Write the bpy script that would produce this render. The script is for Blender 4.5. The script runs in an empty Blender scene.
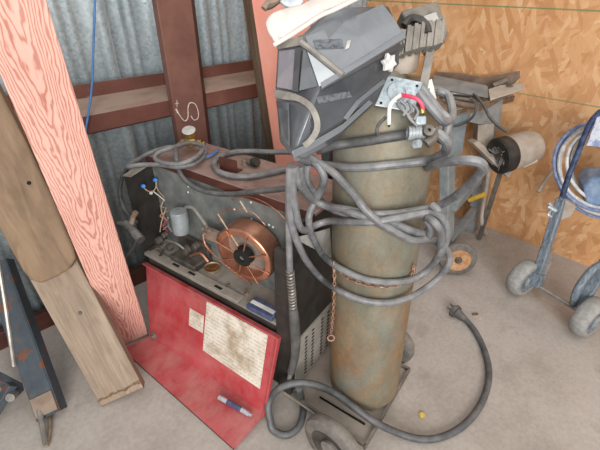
import bpy, math, random
from mathutils import Vector as V, Matrix as Mx, Euler
random.seed(7)
scn = bpy.context.scene
col = scn.collection
# ------------------------------------------------------------------ camera
FPX, TH, RO, AZ, HC = 390.0, math.radians(32), math.radians(0.6), math.radians(45), 1.355
hd = V((math.cos(AZ), math.sin(AZ), 0)); r0 = V((math.sin(AZ), -math.cos(AZ), 0))
FW = math.cos(TH)*hd - math.sin(TH)*V((0, 0, 1)); u0 = r0.cross(FW)
RT = math.cos(RO)*r0 + math.sin(RO)*u0; UP = math.cos(RO)*u0 - math.sin(RO)*r0
CP = V((0, 0, HC))
cd = bpy.data.cameras.new('camera'); cam = bpy.data.objects.new('camera', cd); col.objects.link(cam)
cd.sensor_width = 36; cd.lens = FPX/600*36; cd.clip_start = .02
cam.matrix_world = Mx(((RT.x, UP.x, -FW.x, CP.x), (RT.y, UP.y, -FW.y, CP.y), (RT.z, UP.z, -FW.z, CP.z), (0, 0, 0, 1)))
scn.camera = cam
# surveying helpers: points of the place measured from the photograph, always on a real plane or at a real distance
def ray(px, py): return FW + (px-300)/FPX*RT + (225-py)/FPX*UP
def at(px, py, d): return CP + ray(px, py)*d
def fl(px, py, z=0.0):
    d = ray(px, py); return CP + d*((z-HC)/d.z)
def onx(px, py, x):
    d = ray(px, py); return CP + d*(x/d.x)
def ony(px, py, y):
    d = ray(px, py); return CP + d*(y/d.y)
def opl(px, py, p, n):
    d = ray(px, py); return CP + d*((p-CP).dot(n)/d.dot(n))
def hexc(h):
    h = h.lstrip('#'); c = [int(h[i:i+2], 16)/255 for i in (0, 2, 4)]
    return tuple(x/12.92 if x <= .04045 else ((x+.055)/1.055)**2.4 for x in c) + (1,)
# ------------------------------------------------------------------ materials
class NT:
    def __init__(s, name, rough=.6, metal=0.0, spec=.5):
        s.m = bpy.data.materials.new(name); s.m.use_nodes = True; s.t = s.m.node_tree; s.n = s.t.nodes
        s.b = s.n['Principled BSDF']; s.b.inputs['Roughness'].default_value = rough; s.b.inputs['Metallic'].default_value = metal
        s.b.inputs['Specular IOR Level'].default_value = spec
        s.tc = s.n.new('ShaderNodeTexCoord'); s.co = s.tc.outputs['Object']
    def l(s, a, b): s.t.links.new(a, b)
    def setv(s, sock, v):
        if hasattr(v, 'is_output') or isinstance(v, bpy.types.NodeSocket): s.l(v, sock)
        else: sock.default_value = v
    def mapping(s, scale=(1, 1, 1), rot=(0, 0, 0), loc=(0, 0, 0), src=None):
        n = s.n.new('ShaderNodeMapping'); s.l(src or s.co, n.inputs[0])
        n.inputs['Scale'].default_value = scale; n.inputs['Rotation'].default_value = rot; n.inputs['Location'].default_value = loc
        return n.outputs[0]
    def noise(s, scale=5, det=4, rough=.6, src=None, dist=0.0):
        n = s.n.new('ShaderNodeTexNoise'); s.l(src or s.co, n.inputs['Vector']); n.inputs['Scale'].default_value = scale
        n.inputs['Detail'].default_value = det; n.inputs['Roughness'].default_value = rough; n.inputs['Distortion'].default_value = dist
        return n.outputs['Fac']
    def vor(s, scale=5, src=None, out='Color', feat='F1'):
        n = s.n.new('ShaderNodeTexVoronoi'); n.feature = feat; s.l(src or s.co, n.inputs['Vector']); n.inputs['Scale'].default_value = scale
        return n.outputs[out]
    def ramp(s, fac, stops, interp='LINEAR'):
        n = s.n.new('ShaderNodeValToRGB'); s.l(fac, n.inputs[0]); e = n.color_ramp; e.interpolation = interp
        while len(e.elements) < len(stops): e.elements.new(.5)
        for q, (p, c) in zip(e.elements, stops): q.position = p; q.color = hexc(c) if isinstance(c, str) else (c, c, c, 1)
        return n.outputs[0]
    def mix(s, f, a, b, mode='MIX'):
        n = s.n.new('ShaderNodeMix'); n.data_type = 'RGBA'; n.blend_type = mode
        for i, v in ((0, f), (6, a), (7, b)):
            if isinstance(v, str): v = hexc(v)
            s.setv(n.inputs[i], v)
        return n.outputs[2]
    def math(s, op, a, b=0.0, c=0.0, clamp=False):
        n = s.n.new('ShaderNodeMath'); n.operation = op; n.use_clamp = clamp
        for i, v in enumerate((a, b, c)): s.setv(n.inputs[i], v)
        return n.outputs[0]
    def sep(s, src=None):
        n = s.n.new('ShaderNodeSeparateXYZ'); s.l(src or s.co, n.inputs[0]); return n.outputs
    def comb(s, x, y, z):
        n = s.n.new('ShaderNodeCombineXYZ')
        for i, v in enumerate((x, y, z)): s.setv(n.inputs[i], v)
        return n.outputs[0]
    def col(s, c): s.setv(s.b.inputs['Base Color'], hexc(c) if isinstance(c, str) else c); return s
    def rough(s, c): s.setv(s.b.inputs['Roughness'], c)
    def bump(s, h, st=.3, d=.002):
        n = s.n.new('ShaderNodeBump'); n.inputs['Strength'].default_value = st; n.inputs['Distance'].default_value = d
        s.l(h, n.inputs['Height']); s.l(n.outputs[0], s.b.inputs['Normal'])
DUST = '#a89c8e'
def simple(name, c1, c2=None, scale=25, rough=.6, metal=0.0, dust=0.0, dustc=DUST, bump=0.0, lo=.4, hi=.65, stretch=None, spec=.4):
    t = NT(name, rough, metal, spec)
    src = t.mapping(stretch) if stretch else None
    c = hexc(c1)
    if c2: c = t.ramp(t.noise(scale, 5, .65, src), [(lo, c1), (hi, c2)])
    if dust:
        g = t.n.new('ShaderNodeNewGeometry'); nz = t.sep(g.outputs['Normal'])[2]
        a = t.math('MULTIPLY_ADD', nz, .55, .35, True)
        f = t.math('MULTIPLY', a, t.ramp(t.noise(18, 4, .7), [(.3, .25), (.7, 1.0)]))
        f = t.math('MULTIPLY', f, dust, 0, True)
        c = t.mix(f, c, hexc(dustc))
    t.col(c)
    if bump: t.bump(t.noise(scale*4, 3), bump)
    return t.m
MT = {}
def concrete():
    t = NT('floor_concrete', .85, spec=.25)
    a = t.ramp(t.noise(2.2, 6, .65), [(.3, '#9c9288'), (.5, '#b2a9a0'), (.72, '#c0b8b0')])
    b = t.ramp(t.noise(60, 4, .7), [(.35, .78), (.6, 1.0)])
    a = t.mix(.6, a, b, 'MULTIPLY')
    st = t.ramp(t.noise(6.5, 3, .55), [(.62, 0.0), (.74, 1.0)])
    a = t.mix(t.math('MULTIPLY', st, .35), a, '#7c7064')
    sp = t.ramp(t.vor(38, out='Distance'), [(.05, 1.0), (.1, 0.0)])
    a = t.mix(t.math('MULTIPLY', sp, .35), a, '#5c5148')
    s2 = t.ramp(t.noise(3.1, 5, .7, t.mapping(loc=(5, 2, 0))), [(.58, 0.0), (.7, 1.0)])
    a = t.mix(t.math('MULTIPLY', s2, .22), a, '#8a7f76')
    w = t.ramp(t.noise(16, 3, .6, t.mapping(loc=(1.3, 8, 0))), [(.70, 0.0), (.75, 1.0)])
    a = t.mix(t.math('MULTIPLY', w, .4), a, '#d6d2cc')
    t.col(a); t.bump(t.noise(90, 5), .15); return t.m
def osb():
    t = NT('wall_chipboard', .75, spec=.25)
    s = t.sep(); v = t.comb(s[1], s[2], 0.0)
    base = None
    for i, (sc, ang, se) in enumerate(((27, .9, 0), (22, -.6, 3.3), (31, 1.9, 7.7), (25, .25, 5.1), (34, 1.3, 2.2), (29, -1.1, 9.1))):
        m = t.mapping((1, 1, 1), (0, 0, ang), (se, se*1.7, 0), v)
        w = t.mapping((.36, 1.3, 1), (0, 0, 0), (0, 0, 0), t.comb(*t.sep(m)[:2], 0.0)) if False else t.mapping((.36, 1.3, 1), (0, 0, 0), (0, 0, 0), m)
        n = t.n.new('ShaderNodeTexVoronoi'); n.voronoi_dimensions = '2D'; t.l(w, n.inputs['Vector']); n.inputs['Scale'].default_value = sc
        n.inputs['Randomness'].default_value = 1
        cs = t.n.new('ShaderNodeSeparateColor'); t.l(n.outputs['Color'], cs.inputs[0])
        grain = t.noise(1, 4, .6, t.mapping((22, 190, 1), src=m))
        val = t.math('MULTIPLY_ADD', grain, .5, t.math('MULTIPLY', cs.outputs[0], .62))
        cc = t.ramp(val, [(.2, '#a8734a'), (.4, '#c08b5e'), (.58, '#cc9a6c'), (.78, '#daae82'), (.98, '#eacfac')])
        if base is None: base = cc
        else:
            pick = t.ramp(cs.outputs[1], [(.55, 0.0), (.68, .9)])
            base = t.mix(pick, base, cc)
    big = t.ramp(t.noise(1.6, 3, .5), [(.35, '#c8925f'), (.7, '#deb187')])
    base = t.mix(.35, base, big)
    # printed green nailing lines, 16 in apart
    for z0, sl, st in ((1.252, .0, .75), (.845, .0, .55)):
        d = t.math('ABSOLUTE', t.math('SUBTRACT', s[2], z0))
        f = t.math('MULTIPLY', t.math('LESS_THAN', d, .0035), st)
        base = t.mix(f, base, '#5f7f55')
    t.col(base); t.bump(t.noise(70, 3), .2); return t.m
def galv(name='galvanised_sheet', c1='#8b9a9f', c2='#b7c1c4'):
    t = NT(name, .42, .25, .5)
    cs = t.n.new('ShaderNodeSeparateColor'); t.l(t.vor(95), cs.inputs[0])
    a = t.ramp(cs.outputs[0], [(.1, c1), (.9, c2)])
    d = t.ramp(t.noise(2, 4, .6, t.mapping((1, 1, .4))), [(.35, '#8b989d'), (.65, '#b0babd')])
    t.col(t.mix(.45, a, d)); t.rough(t.ramp(cs.outputs[1], [(0, .38), (1, .6)])); return t.m
def pinkgrain():
    t = NT('red_stained_grain', .7, spec=.25); s = t.sep()
    x = t.math('DIVIDE', t.math('ADD', s[0], .006), .064)
    w = t.noise(1, 3, .55, t.mapping((20, 1, 5.5)))
    w2 = t.noise(1, 4, .6, t.mapping((60, 1, 14)))
    g = t.math('MULTIPLY', t.math('POWER', t.math('ABSOLUTE', x), 1.3), 9.0)
    g = t.math('SUBTRACT', g, t.math('MULTIPLY', s[2], 11.0))
    g = t.math('ADD', g, t.math('MULTIPLY', w, 7.5)); g = t.math('ADD', g, t.math('MULTIPLY', w2, 1.2))
    f = t.math('MULTIPLY_ADD', t.math('SINE', t.math('MULTIPLY', g, 5.2)), .5, .5)
    pores = t.noise(1, 3, .7, t.mapping((420, 1, 16)))
    f = t.math('ADD', t.math('MULTIPLY', f, .75), t.math('MULTIPLY', pores, .3))
    c = t.ramp(f, [(.34, '#e2b3a3'), (.6, '#d8a18f'), (.78, '#b77d6d'), (.98, '#98604f')])
    big = t.ramp(t.noise(1, 3, .5, t.mapping((9, 1, 3))), [(.4, '#e3b0a4'), (.7, '#b37c6f')])
    t.col(t.mix(.3, c, big)); t.bump(f, .15); return t.m
def wood(name, c1, c2, c3, fx=70, fz=5, k=.6):
    t = NT(name, .8, spec=.2)
    a = t.noise(1, 5, .6, t.mapping((fx, fx, fz)), 1.0)
    b = t.noise(1, 5, .6, t.mapping((9, 9, 4)))
    c = t.ramp(t.math('ADD', t.math('MULTIPLY', a, k), t.math('MULTIPLY', b, 1-k)), [(.32, c1), (.5, c2), (.68, c3)])
    st = t.ramp(t.noise(1, 3, .6, t.mapping((14, 14, 7), loc=(3, 1, 2))), [(.6, 0.0), (.75, 1.0)])
    t.col(t.mix(t.math('MULTIPLY', st, .4), c, '#5a4a3b')); t.bump(a, .15); return t.m
def salmon():
    t = NT('salmon_paint', .65, spec=.3)
    a = t.ramp(t.noise(1, 5, .6, t.mapping((8, 8, 3))), [(.35, '#d88d7c'), (.6, '#e0a090'), (.8, '#cf8272')])
    sp = t.ramp(t.noise(1, 3, .6, t.mapping((60, 60, 20))), [(.68, 0.0), (.74, 1.0)])
    t.col(t.mix(t.math('MULTIPLY', sp, .4), a, '#b5654f')); return t.m
def cylmat():
    t = NT('rusty_green_steel', .55, .15, .4)
    a = t.ramp(t.noise(7, 6, .65, t.mapping((1, 1, .55))), [(.3, '#5f5d51'), (.48, '#757364'), (.62, '#878270')])
    r = t.ramp(t.noise(4.2, 7, .68, t.mapping((1.2, 1.2, .8), loc=(2.3, .4, 5.2))), [(.38, 0.0), (.57, 1.0)])
    rc = t.ramp(t.noise(22, 5, .7), [(.3, '#80552e'), (.6, '#a07142')])
    z = t.sep()[2]
    low = t.ramp(t.math('MULTIPLY_ADD', z, -.9, .45), [(.25, .22), (.75, .95)])
    a = t.mix(t.math('MULTIPLY', t.math('MULTIPLY', r, low), .85), a, rc)
    b = t.ramp(t.noise(3.1, 5, .6, t.mapping((1.5, 1.5, .8), loc=(7, 3, 1))), [(.5, 0.0), (.68, 1.0)])
    a = t.mix(t.math('MULTIPLY', b, .55), a, '#7f8c88')
    f = t.ramp(t.noise(120, 3, .7), [(.3, .75), (.6, 1.0)])
    t.col(t.mix(.6, a, f, 'MULTIPLY')); t.bump(t.noise(70, 4), .2); return t.m
def redm():
    t = NT('red_dusty_paint', .5, 0, .4)
    a = t.ramp(t.noise(5, 5, .65), [(.3, '#93222a'), (.5, '#a92e36'), (.7, '#b5464b')])
    d = t.ramp(t.noise(9, 6, .7, t.mapping((1, .5, 1))), [(.38, 0.1), (.68, 1.0)])
    g = t.n.new('ShaderNodeNewGeometry'); nz = t.sep(g.outputs['Normal'])[2]
    am = t.math('MULTIPLY_ADD', nz, .3, .3, True)
    a = t.mix(t.math('MULTIPLY', d, am), a, '#b58a82')
    k = t.ramp(t.noise(14, 4, .6, t.mapping(loc=(4, 2, 1))), [(.62, 0.0), (.72, 1.0)])
    t.col(t.mix(t.math('MULTIPLY', k, .35), a, '#7e1a20')); return t.m
def chartm():
    t = NT('stained_paper', .75, 0, .2); s = t.sep()
    base = t.ramp(t.noise(12, 5, .65), [(.3, '#b5a794'), (.55, '#d3cabb'), (.75, '#dad4c8')])
    st = t.ramp(t.noise(9, 4, .6, t.mapping(loc=(1.7, .2, 3))), [(.54, 0.0), (.68, 1.0)])
    base = t.mix(t.math('MULTIPLY', st, .7), base, '#8d7354')
    rows = t.math('GREATER_THAN', t.math('SINE', t.math('MULTIPLY', s[2], 420.0)), .45)
    brk = t.ramp(t.noise(1, 2, .6, t.mapping((150, 150, 60))), [(.48, 0.0), (.52, 1.0)])
    t.col(t.mix(t.math('MULTIPLY', t.math('MULTIPLY', rows, brk), .35), base, '#6e665c')); return t.m
def copperm():
    t = NT('copper_wire', .32, .85, .5); 
    f = t.math('MULTIPLY_ADD', t.math('SINE', t.math('MULTIPLY', t.sep()[2], 1900.0)), .5, .5)
    a = t.mix(t.ramp(t.noise(20, 4), [(.35, 0.0), (.7, 1.0)]), '#c08467', '#e6ad92')
    t.col(t.mix(t.math('MULTIPLY', f, .25), a, '#8c5038')); t.bump(f, .4, .001); return t.m
def steelblue():
    t = NT('chipped_blue_grey_paint', .6, .0, .4)
    a = t.ramp(t.noise(12, 5, .65), [(.3, '#363d43'), (.6, '#485056'), (.8, '#5a5f61')])
    r = t.ramp(t.noise(1, 5, .7, t.mapping((16, 16, 11), loc=(.2, .6, 3.1))), [(.55, 0.0), (.6, 1.0)])
    t.col(t.mix(r, a, '#6e4430')); t.bump(r, .3); return t.m
def purlin():
    t = NT('red_oxide_primer', .55, .0, .4)
    a = t.ramp(t.noise(5, 5, .6), [(.3, '#58352d'), (.55, '#684037'), (.75, '#775045')])
    g = t.n.new('ShaderNodeNewGeometry'); nz = t.sep(g.outputs['Normal'])[2]
    d = t.math('MULTIPLY', t.ramp(nz, [(.25, 0.0), (.7, 1.0)]), t.ramp(t.noise(1, 4, .6, t.mapping((5, 20, 20))), [(.3, .45), (.6, 1.0)]))
    sp = t.ramp(t.noise(45, 3, .6), [(.66, 0.0), (.72, 1.0)])
    a = t.mix(t.math('MULTIPLY', sp, .3), a, '#a58a7b')
    t.col(t.mix(t.math('MULTIPLY', d, .75), a, '#9c8b7b')); return t.m
MT.update(floor=concrete(), osb=osb(), galv=galv(), pinkgrain=pinkgrain(), salmon=salmon(), cyl=cylmat(), red=redm(), chart=chartm(), copper=copperm(), chip=steelblue(), purlin=purlin())
MT['oldwood'] = wood('weathered_plank', '#77695b', '#907f6e', '#a59482')
MT['oldwood2'] = wood('brown_weathered_plank', '#685646', '#836d58', '#957f68', 30, 6, .5)
MT['endgrain'] = wood('broken_end_grain', '#4d3a29', '#7b6148', '#9a8268', 90, 90)
MT['edgewood'] = wood('bare_wood_edge', '#5b4535', '#75604d', '#8d7a68')
MT['benchwood'] = wood('grimy_plank', '#6b5c4e', '#8a7b6c', '#a49684')
MT['colbrown'] = simple('brown_primer', '#65413a', '#785348', 6, .5, dust=.15)
MT['coldark'] = simple('dark_brown_primer', '#43251f', '#543127', 8, .5)
MT['chalk'] = simple('white_chalk', '#d8cfc8', '#b9a9a0', 90, .9)
MT['black'] = simple('black_enamel', '#191817', '#2b2826', 22, .5, dust=.15, lo=.4, hi=.7)
MT['blackm'] = simple('worn_black_enamel', '#211f1e', '#3a342f', 12, .6, dust=.2)
MT['lid'] = simple('dusty_brown_lid', '#755248', '#8e6e62', 9, .7, dust=.75, dustc='#a08c82')
MT['grey'] = simple('blue_grey_sheet', '#565d5c', '#767b79', 14, .5, .1, dust=.4)
MT['shelf'] = simple('dusty_steel_shelf', '#6f6a63', '#8c857c', 14, .8, dust=.7, bump=.2)
MT['dustplate'] = simple('dust_covered_plate', '#8f867c', '#a89e93', 12, .85, dust=.7, bump=.2)
MT['coredisc'] = simple('grey_brown_card', '#7d7067', '#958980', 20, .8)
MT['louvre'] = simple('pale_grey_panel', '#8d8880', '#a29d95', 10, .6, dust=.2)
MT['slot'] = simple('black_opening', '#15130f', rough=.9)
MT['rubber'] = simple('dusty_black_rubber', '#2b2b2c', '#403f3e', 30, .7, dust=.75, dustc='#8f8a84')
MT['cable'] = simple('dusty_grey_cable', '#4d4f52', '#6e6f72', 40, .45, dust=.8, dustc='#a5a29e')
MT['lidhose'] = simple('dusty_dark_hose', '#3f4042', '#5f5f60', 40, .5, dust=.75, dustc='#9b9894')
MT['cablek'] = simple('dark_cable', '#2d2e30', '#47484a', 40, .55, dust=.6, dustc='#8d8a86')
MT['cord'] = simple('grey_black_cord', '#37393c', '#505254', 30, .5, dust=.5, dustc='#8c8a88')
MT['tyre'] = simple('dusty_tyre', '#4b4844', '#6d6861', 30, .85, dust=.7, dustc='#9c948a')
MT['wheelgrey'] = simple('pale_grey_tyre', '#868886', '#a0a09c', 40, .8, dust=.3)
MT['steel'] = simple('worn_steel', '#85827d', '#a5a29c', 25, .4, .6, dust=.25)
MT['darksteel'] = simple('grimy_dark_steel', '#3c3936', '#5c5650', 30, .6, .3, dust=.5)
MT['frame'] = simple('scuffed_frame_steel', '#4a4744', '#6d6862', 20, .6, .2, dust=.6)
MT['drive'] = simple('oily_black_casting', '#1f1c1a', '#3d3732', 34, .55, .1, dust=.35)
MT['brass'] = simple('dull_brass', '#9c7c42', '#c0a266', 30, .35, .8)
MT['white'] = simple('off_white', '#d8d6d0', '#bdbab4', 14, .6)
MT['blueplastic'] = simple('blue_plastic', '#2f74c4', '#3f86d2', 30, .4)
MT['bluewire'] = simple('blue_insulation', '#3b6ea8', '#4f83b8', 30, .5)
MT['beigewire'] = simple('beige_insulation', '#b59f86', '#8f7a64', 60, .6)
MT['redwire'] = simple('magenta_red_insulation', '#c2304e', '#d24a62', 30, .45)
MT['whitewire'] = simple('white_insulation', '#e6e2da', '#cbc5ba', 50, .5)
MT['motor'] = simple('dusty_light_motor', '#7d8488', '#98a0a4', 14, .45, .2, dust=.4)
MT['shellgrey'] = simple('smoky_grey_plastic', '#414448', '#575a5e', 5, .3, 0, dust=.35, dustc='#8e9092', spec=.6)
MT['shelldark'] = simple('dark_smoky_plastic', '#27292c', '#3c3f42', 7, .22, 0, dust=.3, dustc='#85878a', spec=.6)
MT['shellmid'] = simple('mid_grey_plastic', '#505457', '#696c6f', 6, .2, 0, dust=.25, dustc='#95979a', spec=.6)
MT['shellglare'] = simple('painted_glare_plastic', '#94989a', '#a9adae', 6, .25, 0, spec=.6)  # reflection on the cheek put into a pale colour
MT['lens'] = simple('purple_grey_lens', '#77737b', '#8d8589', 12, .25, 0, spec=.7)
MT['purple'] = simple('purple_filter', '#8a6f92', '#78688a', 12, .25, 0, spec=.7)
MT['strap'] = simple('dusty_grey_strap', '#6a6762', '#85817b', 30, .75, dust=.4)
MT['ribbed'] = simple('dusty_ribbed_rubber', '#5b5853', '#7a766f', 20, .7, dust=.5)
MT['patch'] = simple('worn_dark_print', '#33363a', '#63676b', 130, .5, lo=.35, hi=.6)
MT['canvas'] = simple('cream_leather', '#c4b9b0', '#d3cac2', 9, .85, dust=.2, bump=.3, dustc='#b5a090')
MT['knob'] = simple('pale_knob', '#a9a6a3', '#d2d0cd', 60, .6)
MT['zinc'] = galv('zinc_plate', '#8d989d', '#b9c2c6')
MT['green'] = simple('green_plastic', '#3f8f74', '#5fa68c', 30, .5)
MT['chain'] = simple('rusty_chain', '#8a6450', '#b08d78', 60, .5, .4)
MT['tag'] = simple('pale_card', '#a09d97', '#b9b6af', 20, .7)
MT['tube'] = simple('silver_foil', '#a8abb2', '#c6c8cc', 30, .35, .4)
MT['navy'] = simple('navy_print', '#3a4260', '#525a76', 60, .5)
MT['rustfill'] = simple('rusty_sludge', '#5a3413', '#8a5a28', 40, .7, bump=.5)
MT['rim'] = simple('rusty_tin', '#8a7a68', '#a89884', 40, .5, .4)
MT['beigem'] = simple('dusty_beige_paint', '#9c8f82', '#b3a799', 12, .65, dust=.3)
MT['yellow'] = simple('yellow_paint', '#c9a23a', '#b08c33', 30, .6)
MT['benchblue'] = simple('grimy_blue_grey', '#6d777b', '#8a9092', 12, .6, dust=.4)
MT['rustplate'] = simple('brown_steel', '#6d5746', '#857060', 14, .7, dust=.4)
MT['sprayblue'] = simple('streaked_blue_paint', '#46535f', '#8795a1', 90, .45, dust=.25, lo=.35, hi=.7, stretch=(1, 1, .25))  # pale streaks also carry highlights painted into the blue
MT['spraynavy'] = simple('dark_blue_frame', '#27324e', '#4a5a7c', 30, .4)
MT['sprayhousing'] = simple('splattered_blue_housing', '#7c98ba', '#a3b6cc', 24, .5)
MT['decal'] = simple('pale_blue_decal', '#dfe4ee', '#8fa4cf', 36, .5, lo=.45, hi=.58)
MT['hosewhite'] = simple('white_hose', '#d9d9d6', '#a9abb0', 40, .45)
MT['hoseblue'] = simple('blue_hose', '#6677a0', '#9aa6c0', 40, .45)
MT['woodhub'] = simple('rusty_hub', '#a5754f', '#c29a74', 40, .7)
MT['leaf'] = simple('dry_yellow_leaf', '#d6b95a', '#c9a548', 30, .8)
MT['crumb'] = simple('brown_crumb', '#7d5d48', '#5c4535', 30, .9)
MT['paper'] = simple('grey_white_paper', '#a9aeb4', '#d4d8dc', 20, .7)
# ------------------------------------------------------------------ mesh building
WM = {}
class MB:
    def __init__(s): s.v = []; s.f = []
    def add(s, vs, fs):
        k = len(s.v); s.v += [V(p) for p in vs]; s.f += [tuple(k+i for i in f) for f in fs]; return s
    def box(s, c, x, y, z):      # centre and half-extent vectors
        c, x, y, z = V(c), V(x), V(y), V(z)
        vs = [c+a*x+b*y+d*z for a in (-1, 1) for b in (-1, 1) for d in (-1, 1)]
        return s.add(vs, [(0, 1, 3, 2), (4, 6, 7, 5), (0, 4, 5, 1), (2, 3, 7, 6), (0, 2, 6, 4), (1, 5, 7, 3)])
    def bx(s, a, b):
        a, b = V(a), V(b); c = (a+b)/2; h = (b-a)/2
        return s.box(c, (h.x, 0, 0), (0, h.y, 0), (0, 0, h.z))
    def bar(s, p, q, w, t, side=None):     # rectangular bar from p to q
        p, q = V(p), V(q); d = (q-p)
        side = V(side) if side else (V((0, 0, 1)) if abs(d.normalized().z) < .9 else V((1, 0, 0)))
        n = d.cross(side).normalized(); m = n.cross(d).normalized()
        return s.box((p+q)/2, d/2, m*w/2, n*t/2)
    def slab(s, poly, th):
        poly = [V(p) for p in poly]; th = V(th); n = len(poly)
        return s.add(poly+[p+th for p in poly], [tuple(range(n))[::-1], tuple(range(n, 2*n))] + [(i, (i+1) % n, n+(i+1) % n, n+i) for i in range(n)])
    def tube(s, pts, r, seg=10, smooth=5, closed=False, rr=None):
        pts = [V(p) for p in pts]
        if smooth and len(pts) > 2: pts = spline(pts, smooth, closed)
        n = len(pts); T = []
        for i in range(n):
            a = pts[(i-1) % n] if (closed or i > 0) else pts[i]; b = pts[(i+1) % n] if (closed or i < n-1) else pts[i]
            T.append((b-a).normalized())
        N = T[0].orthogonal().normalized(); k = len(s.v)
        for i in range(n):
            if i: N = (N - T[i]*N.dot(T[i])).normalized()
            B = T[i].cross(N); ri = rr(i/(n-1)) if rr else r
            for j in range(seg):
                a = 2*math.pi*j/seg; s.v.append(pts[i]+ri*(math.cos(a)*N+math.sin(a)*B))
        for i in range(n if closed else n-1):
            for j in range(seg):
                a, b = k+i*seg+j, k+i*seg+(j+1) % seg; c, d = k+((i+1) % n)*seg+(j+1) % seg, k+((i+1) % n)*seg+j
                s.f.append((a, b, c, d))
        if not closed: s.f += [tuple(k+j for j in range(seg))[::-1], tuple(k+(n-1)*seg+j for j in range(seg))]
        return s
    def lathe(s, prof, o, ax, seg=32, closed=False):    # profile of (radius, height)
        o, ax = V(o), V(ax).normalized(); N = ax.orthogonal().normalized(); B = ax.cross(N); k = len(s.v); n = len(prof)
        for (r, h) in prof:
            for j in range(seg):
                a = 2*math.pi*j/seg; s.v.append(o+ax*h+max(r, 1e-5)*(math.cos(a)*N+math.sin(a)*B))
        for i in range(n if closed else n-1):
            for j in range(seg):
                i2 = (i+1) % n; s.f.append((k+i*seg+j, k+i*seg+(j+1) % seg, k+i2*seg+(j+1) % seg, k+i2*seg+j))
        if not closed:
            for i in (0, n-1):
                if prof[i][0] > 1e-4: s.f.append(tuple(k+i*seg+j for j in range(seg)))
        return s
    def build(s, name, m, parent=None, frame=None, bevel=0.0, sharp=35):
        if frame is None:
            c = V((0, 0, 0))
            for p in s.v: c += p
            frame = Mx.Translation(c/len(s.v))
        inv = frame.inverted(); me = bpy.data.meshes.new(name)
        me.from_pydata([inv @ p for p in s.v], [], s.f); me.validate()
        import bmesh
        b = bmesh.new(); b.from_mesh(me); bmesh.ops.recalc_face_normals(b, faces=b.faces); b.to_mesh(me); b.free()
        me.shade_smooth(); me.set_sharp_from_angle(angle=math.radians(sharp))
        me.materials.append(MT[m] if isinstance(m, str) else m)
        o = bpy.data.objects.new(name, me); col.objects.link(o)
        place(o, frame, parent)
        if bevel:
            q = o.modifiers.new('bevel', 'BEVEL'); q.width = bevel; q.segments = 2; q.limit_method = 'ANGLE'; q.angle_limit = math.radians(40)
        return o
def place(o, frame, parent):
    if parent is not None:
        o.parent = parent; o.matrix_basis = WM[parent].inverted() @ frame
    else: o.matrix_basis = frame
    WM[o] = frame
def spline(p, k, closed):
    n = len(p); out = []
    rng = range(n if closed else n-1)
    for i in rng:
        g = (lambda j: p[j % n]) if closed else (lambda j: p[min(max(j, 0), n-1)])
        a, b, c, d = g(i-1), g(i), g(i+1), g(i+2)
        for q in range(k):
            t = q/k
            out.append(.5*((2*b)+(c-a)*t+(2*a-5*b+4*c-d)*t*t+(3*b-a-3*c+d)*t**3))
    if not closed: out.append(p[-1])
    return out
def tag(o, label, cat, group=None, kind=None):
    o['label'] = label; o['category'] = cat
    if group: o['group'] = group
    if kind: o['kind'] = kind
    return o
def thing(name, label, cat, loc, group=None):
    o = bpy.data.objects.new(name, None); o.empty_display_size = .1; col.objects.link(o)
    place(o, Mx.Translation(V(loc)), None); return tag(o, label, cat, group)
def struct(name, mb, m, **k):
    o = mb.build(name, m, None, Mx.Identity(4), **k); o['kind'] = 'structure'; return o
def fr(o, x, y, z):      # frame with columns x, y, z
    x, y, z = V(x).normalized(), V(y).normalized(), V(z).normalized(); o = V(o)
    return Mx(((x.x, y.x, z.x, o.x), (x.y, y.y, z.y, o.y), (x.z, y.z, z.z, o.z), (0, 0, 0, 1)))
# ------------------------------------------------------------------ setting
YW, XW = 1.77, 2.40
struct('floor', MB().bx((-2.5, -2.5, -.1), (XW+.1, YW+.1, 0)), 'floor')
struct('wall_right', MB().bx((XW, -2.5, 0), (XW+.015, YW+.08, 2.6)), 'osb')
w = MB(); prof = []
x = -2.5; P = .235
while x < XW:
    for dx, dy in ((0, 0), (.055, 0), (.075, .028), (.10, .028), (.12, 0), (.155, 0), (.163, .006), (.175, .006), (.183, 0), (.20, 0), (.208, .006), (.22, .006), (.228, 0)): prof.append((x+dx, YW+.03-dy))
    x += P
prof = [(a+.02, b) for a, b in prof if a < XW-.02]
vs = []; fs = []
for a, b in prof: vs += [(a, b, 0), (a, b, 2.6)]
for i in range(len(prof)-1): fs.append((2*i, 2*i+2, 2*i+3, 2*i+1))
w.add(vs, fs); wo = struct('wall_left', w, 'galv', sharp=20)
sm = wo.modifiers.new('thickness', 'SOLIDIFY'); sm.thickness = .002
t1 = MB().bx((-2.5, 1.70, 0), (XW, 1.735, .085)); struct('trim_1', t1, 'coldark', bevel=.003)
# girt: a rolled section with a dusty ledge, and the brown column in front of it
g = MB(); pr = [(1.735, 1.005), (1.725, 1.005), (1.72, .955), (1.655, .915), (1.645, .905), (1.643, .84), (1.655, .832), (1.735, .832)]
n = len(pr); gx0, gx1 = -2.4, 2.34
g.add([(gx0, a, b) for a, b in pr]+[(gx1, a, b) for a, b in pr], [tuple(range(n)), tuple(range(n, 2*n))[::-1]]+[(i, (i+1) % n, n+(i+1) % n, n+i) for i in range(n)])
tag(g.build('steel_girt', 'purlin'), 'red-brown horizontal steel girt with a dusty ledge across the corrugated wall', 'girt')
c = thing('steel_column', 'brown upright steel column with a chalk squiggle, before the corrugated wall', 'column', (.94, 1.62, 0))
cl, cr = .814, .968
MB().slab([(cl, 1.60, 0), (cr, 1.60, 0), (cr, 1.60, 2.6), (cl, 1.60, 2.6)], (0, .04, 0)).build('front_flange', 'colbrown', c, bevel=.004)
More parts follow.
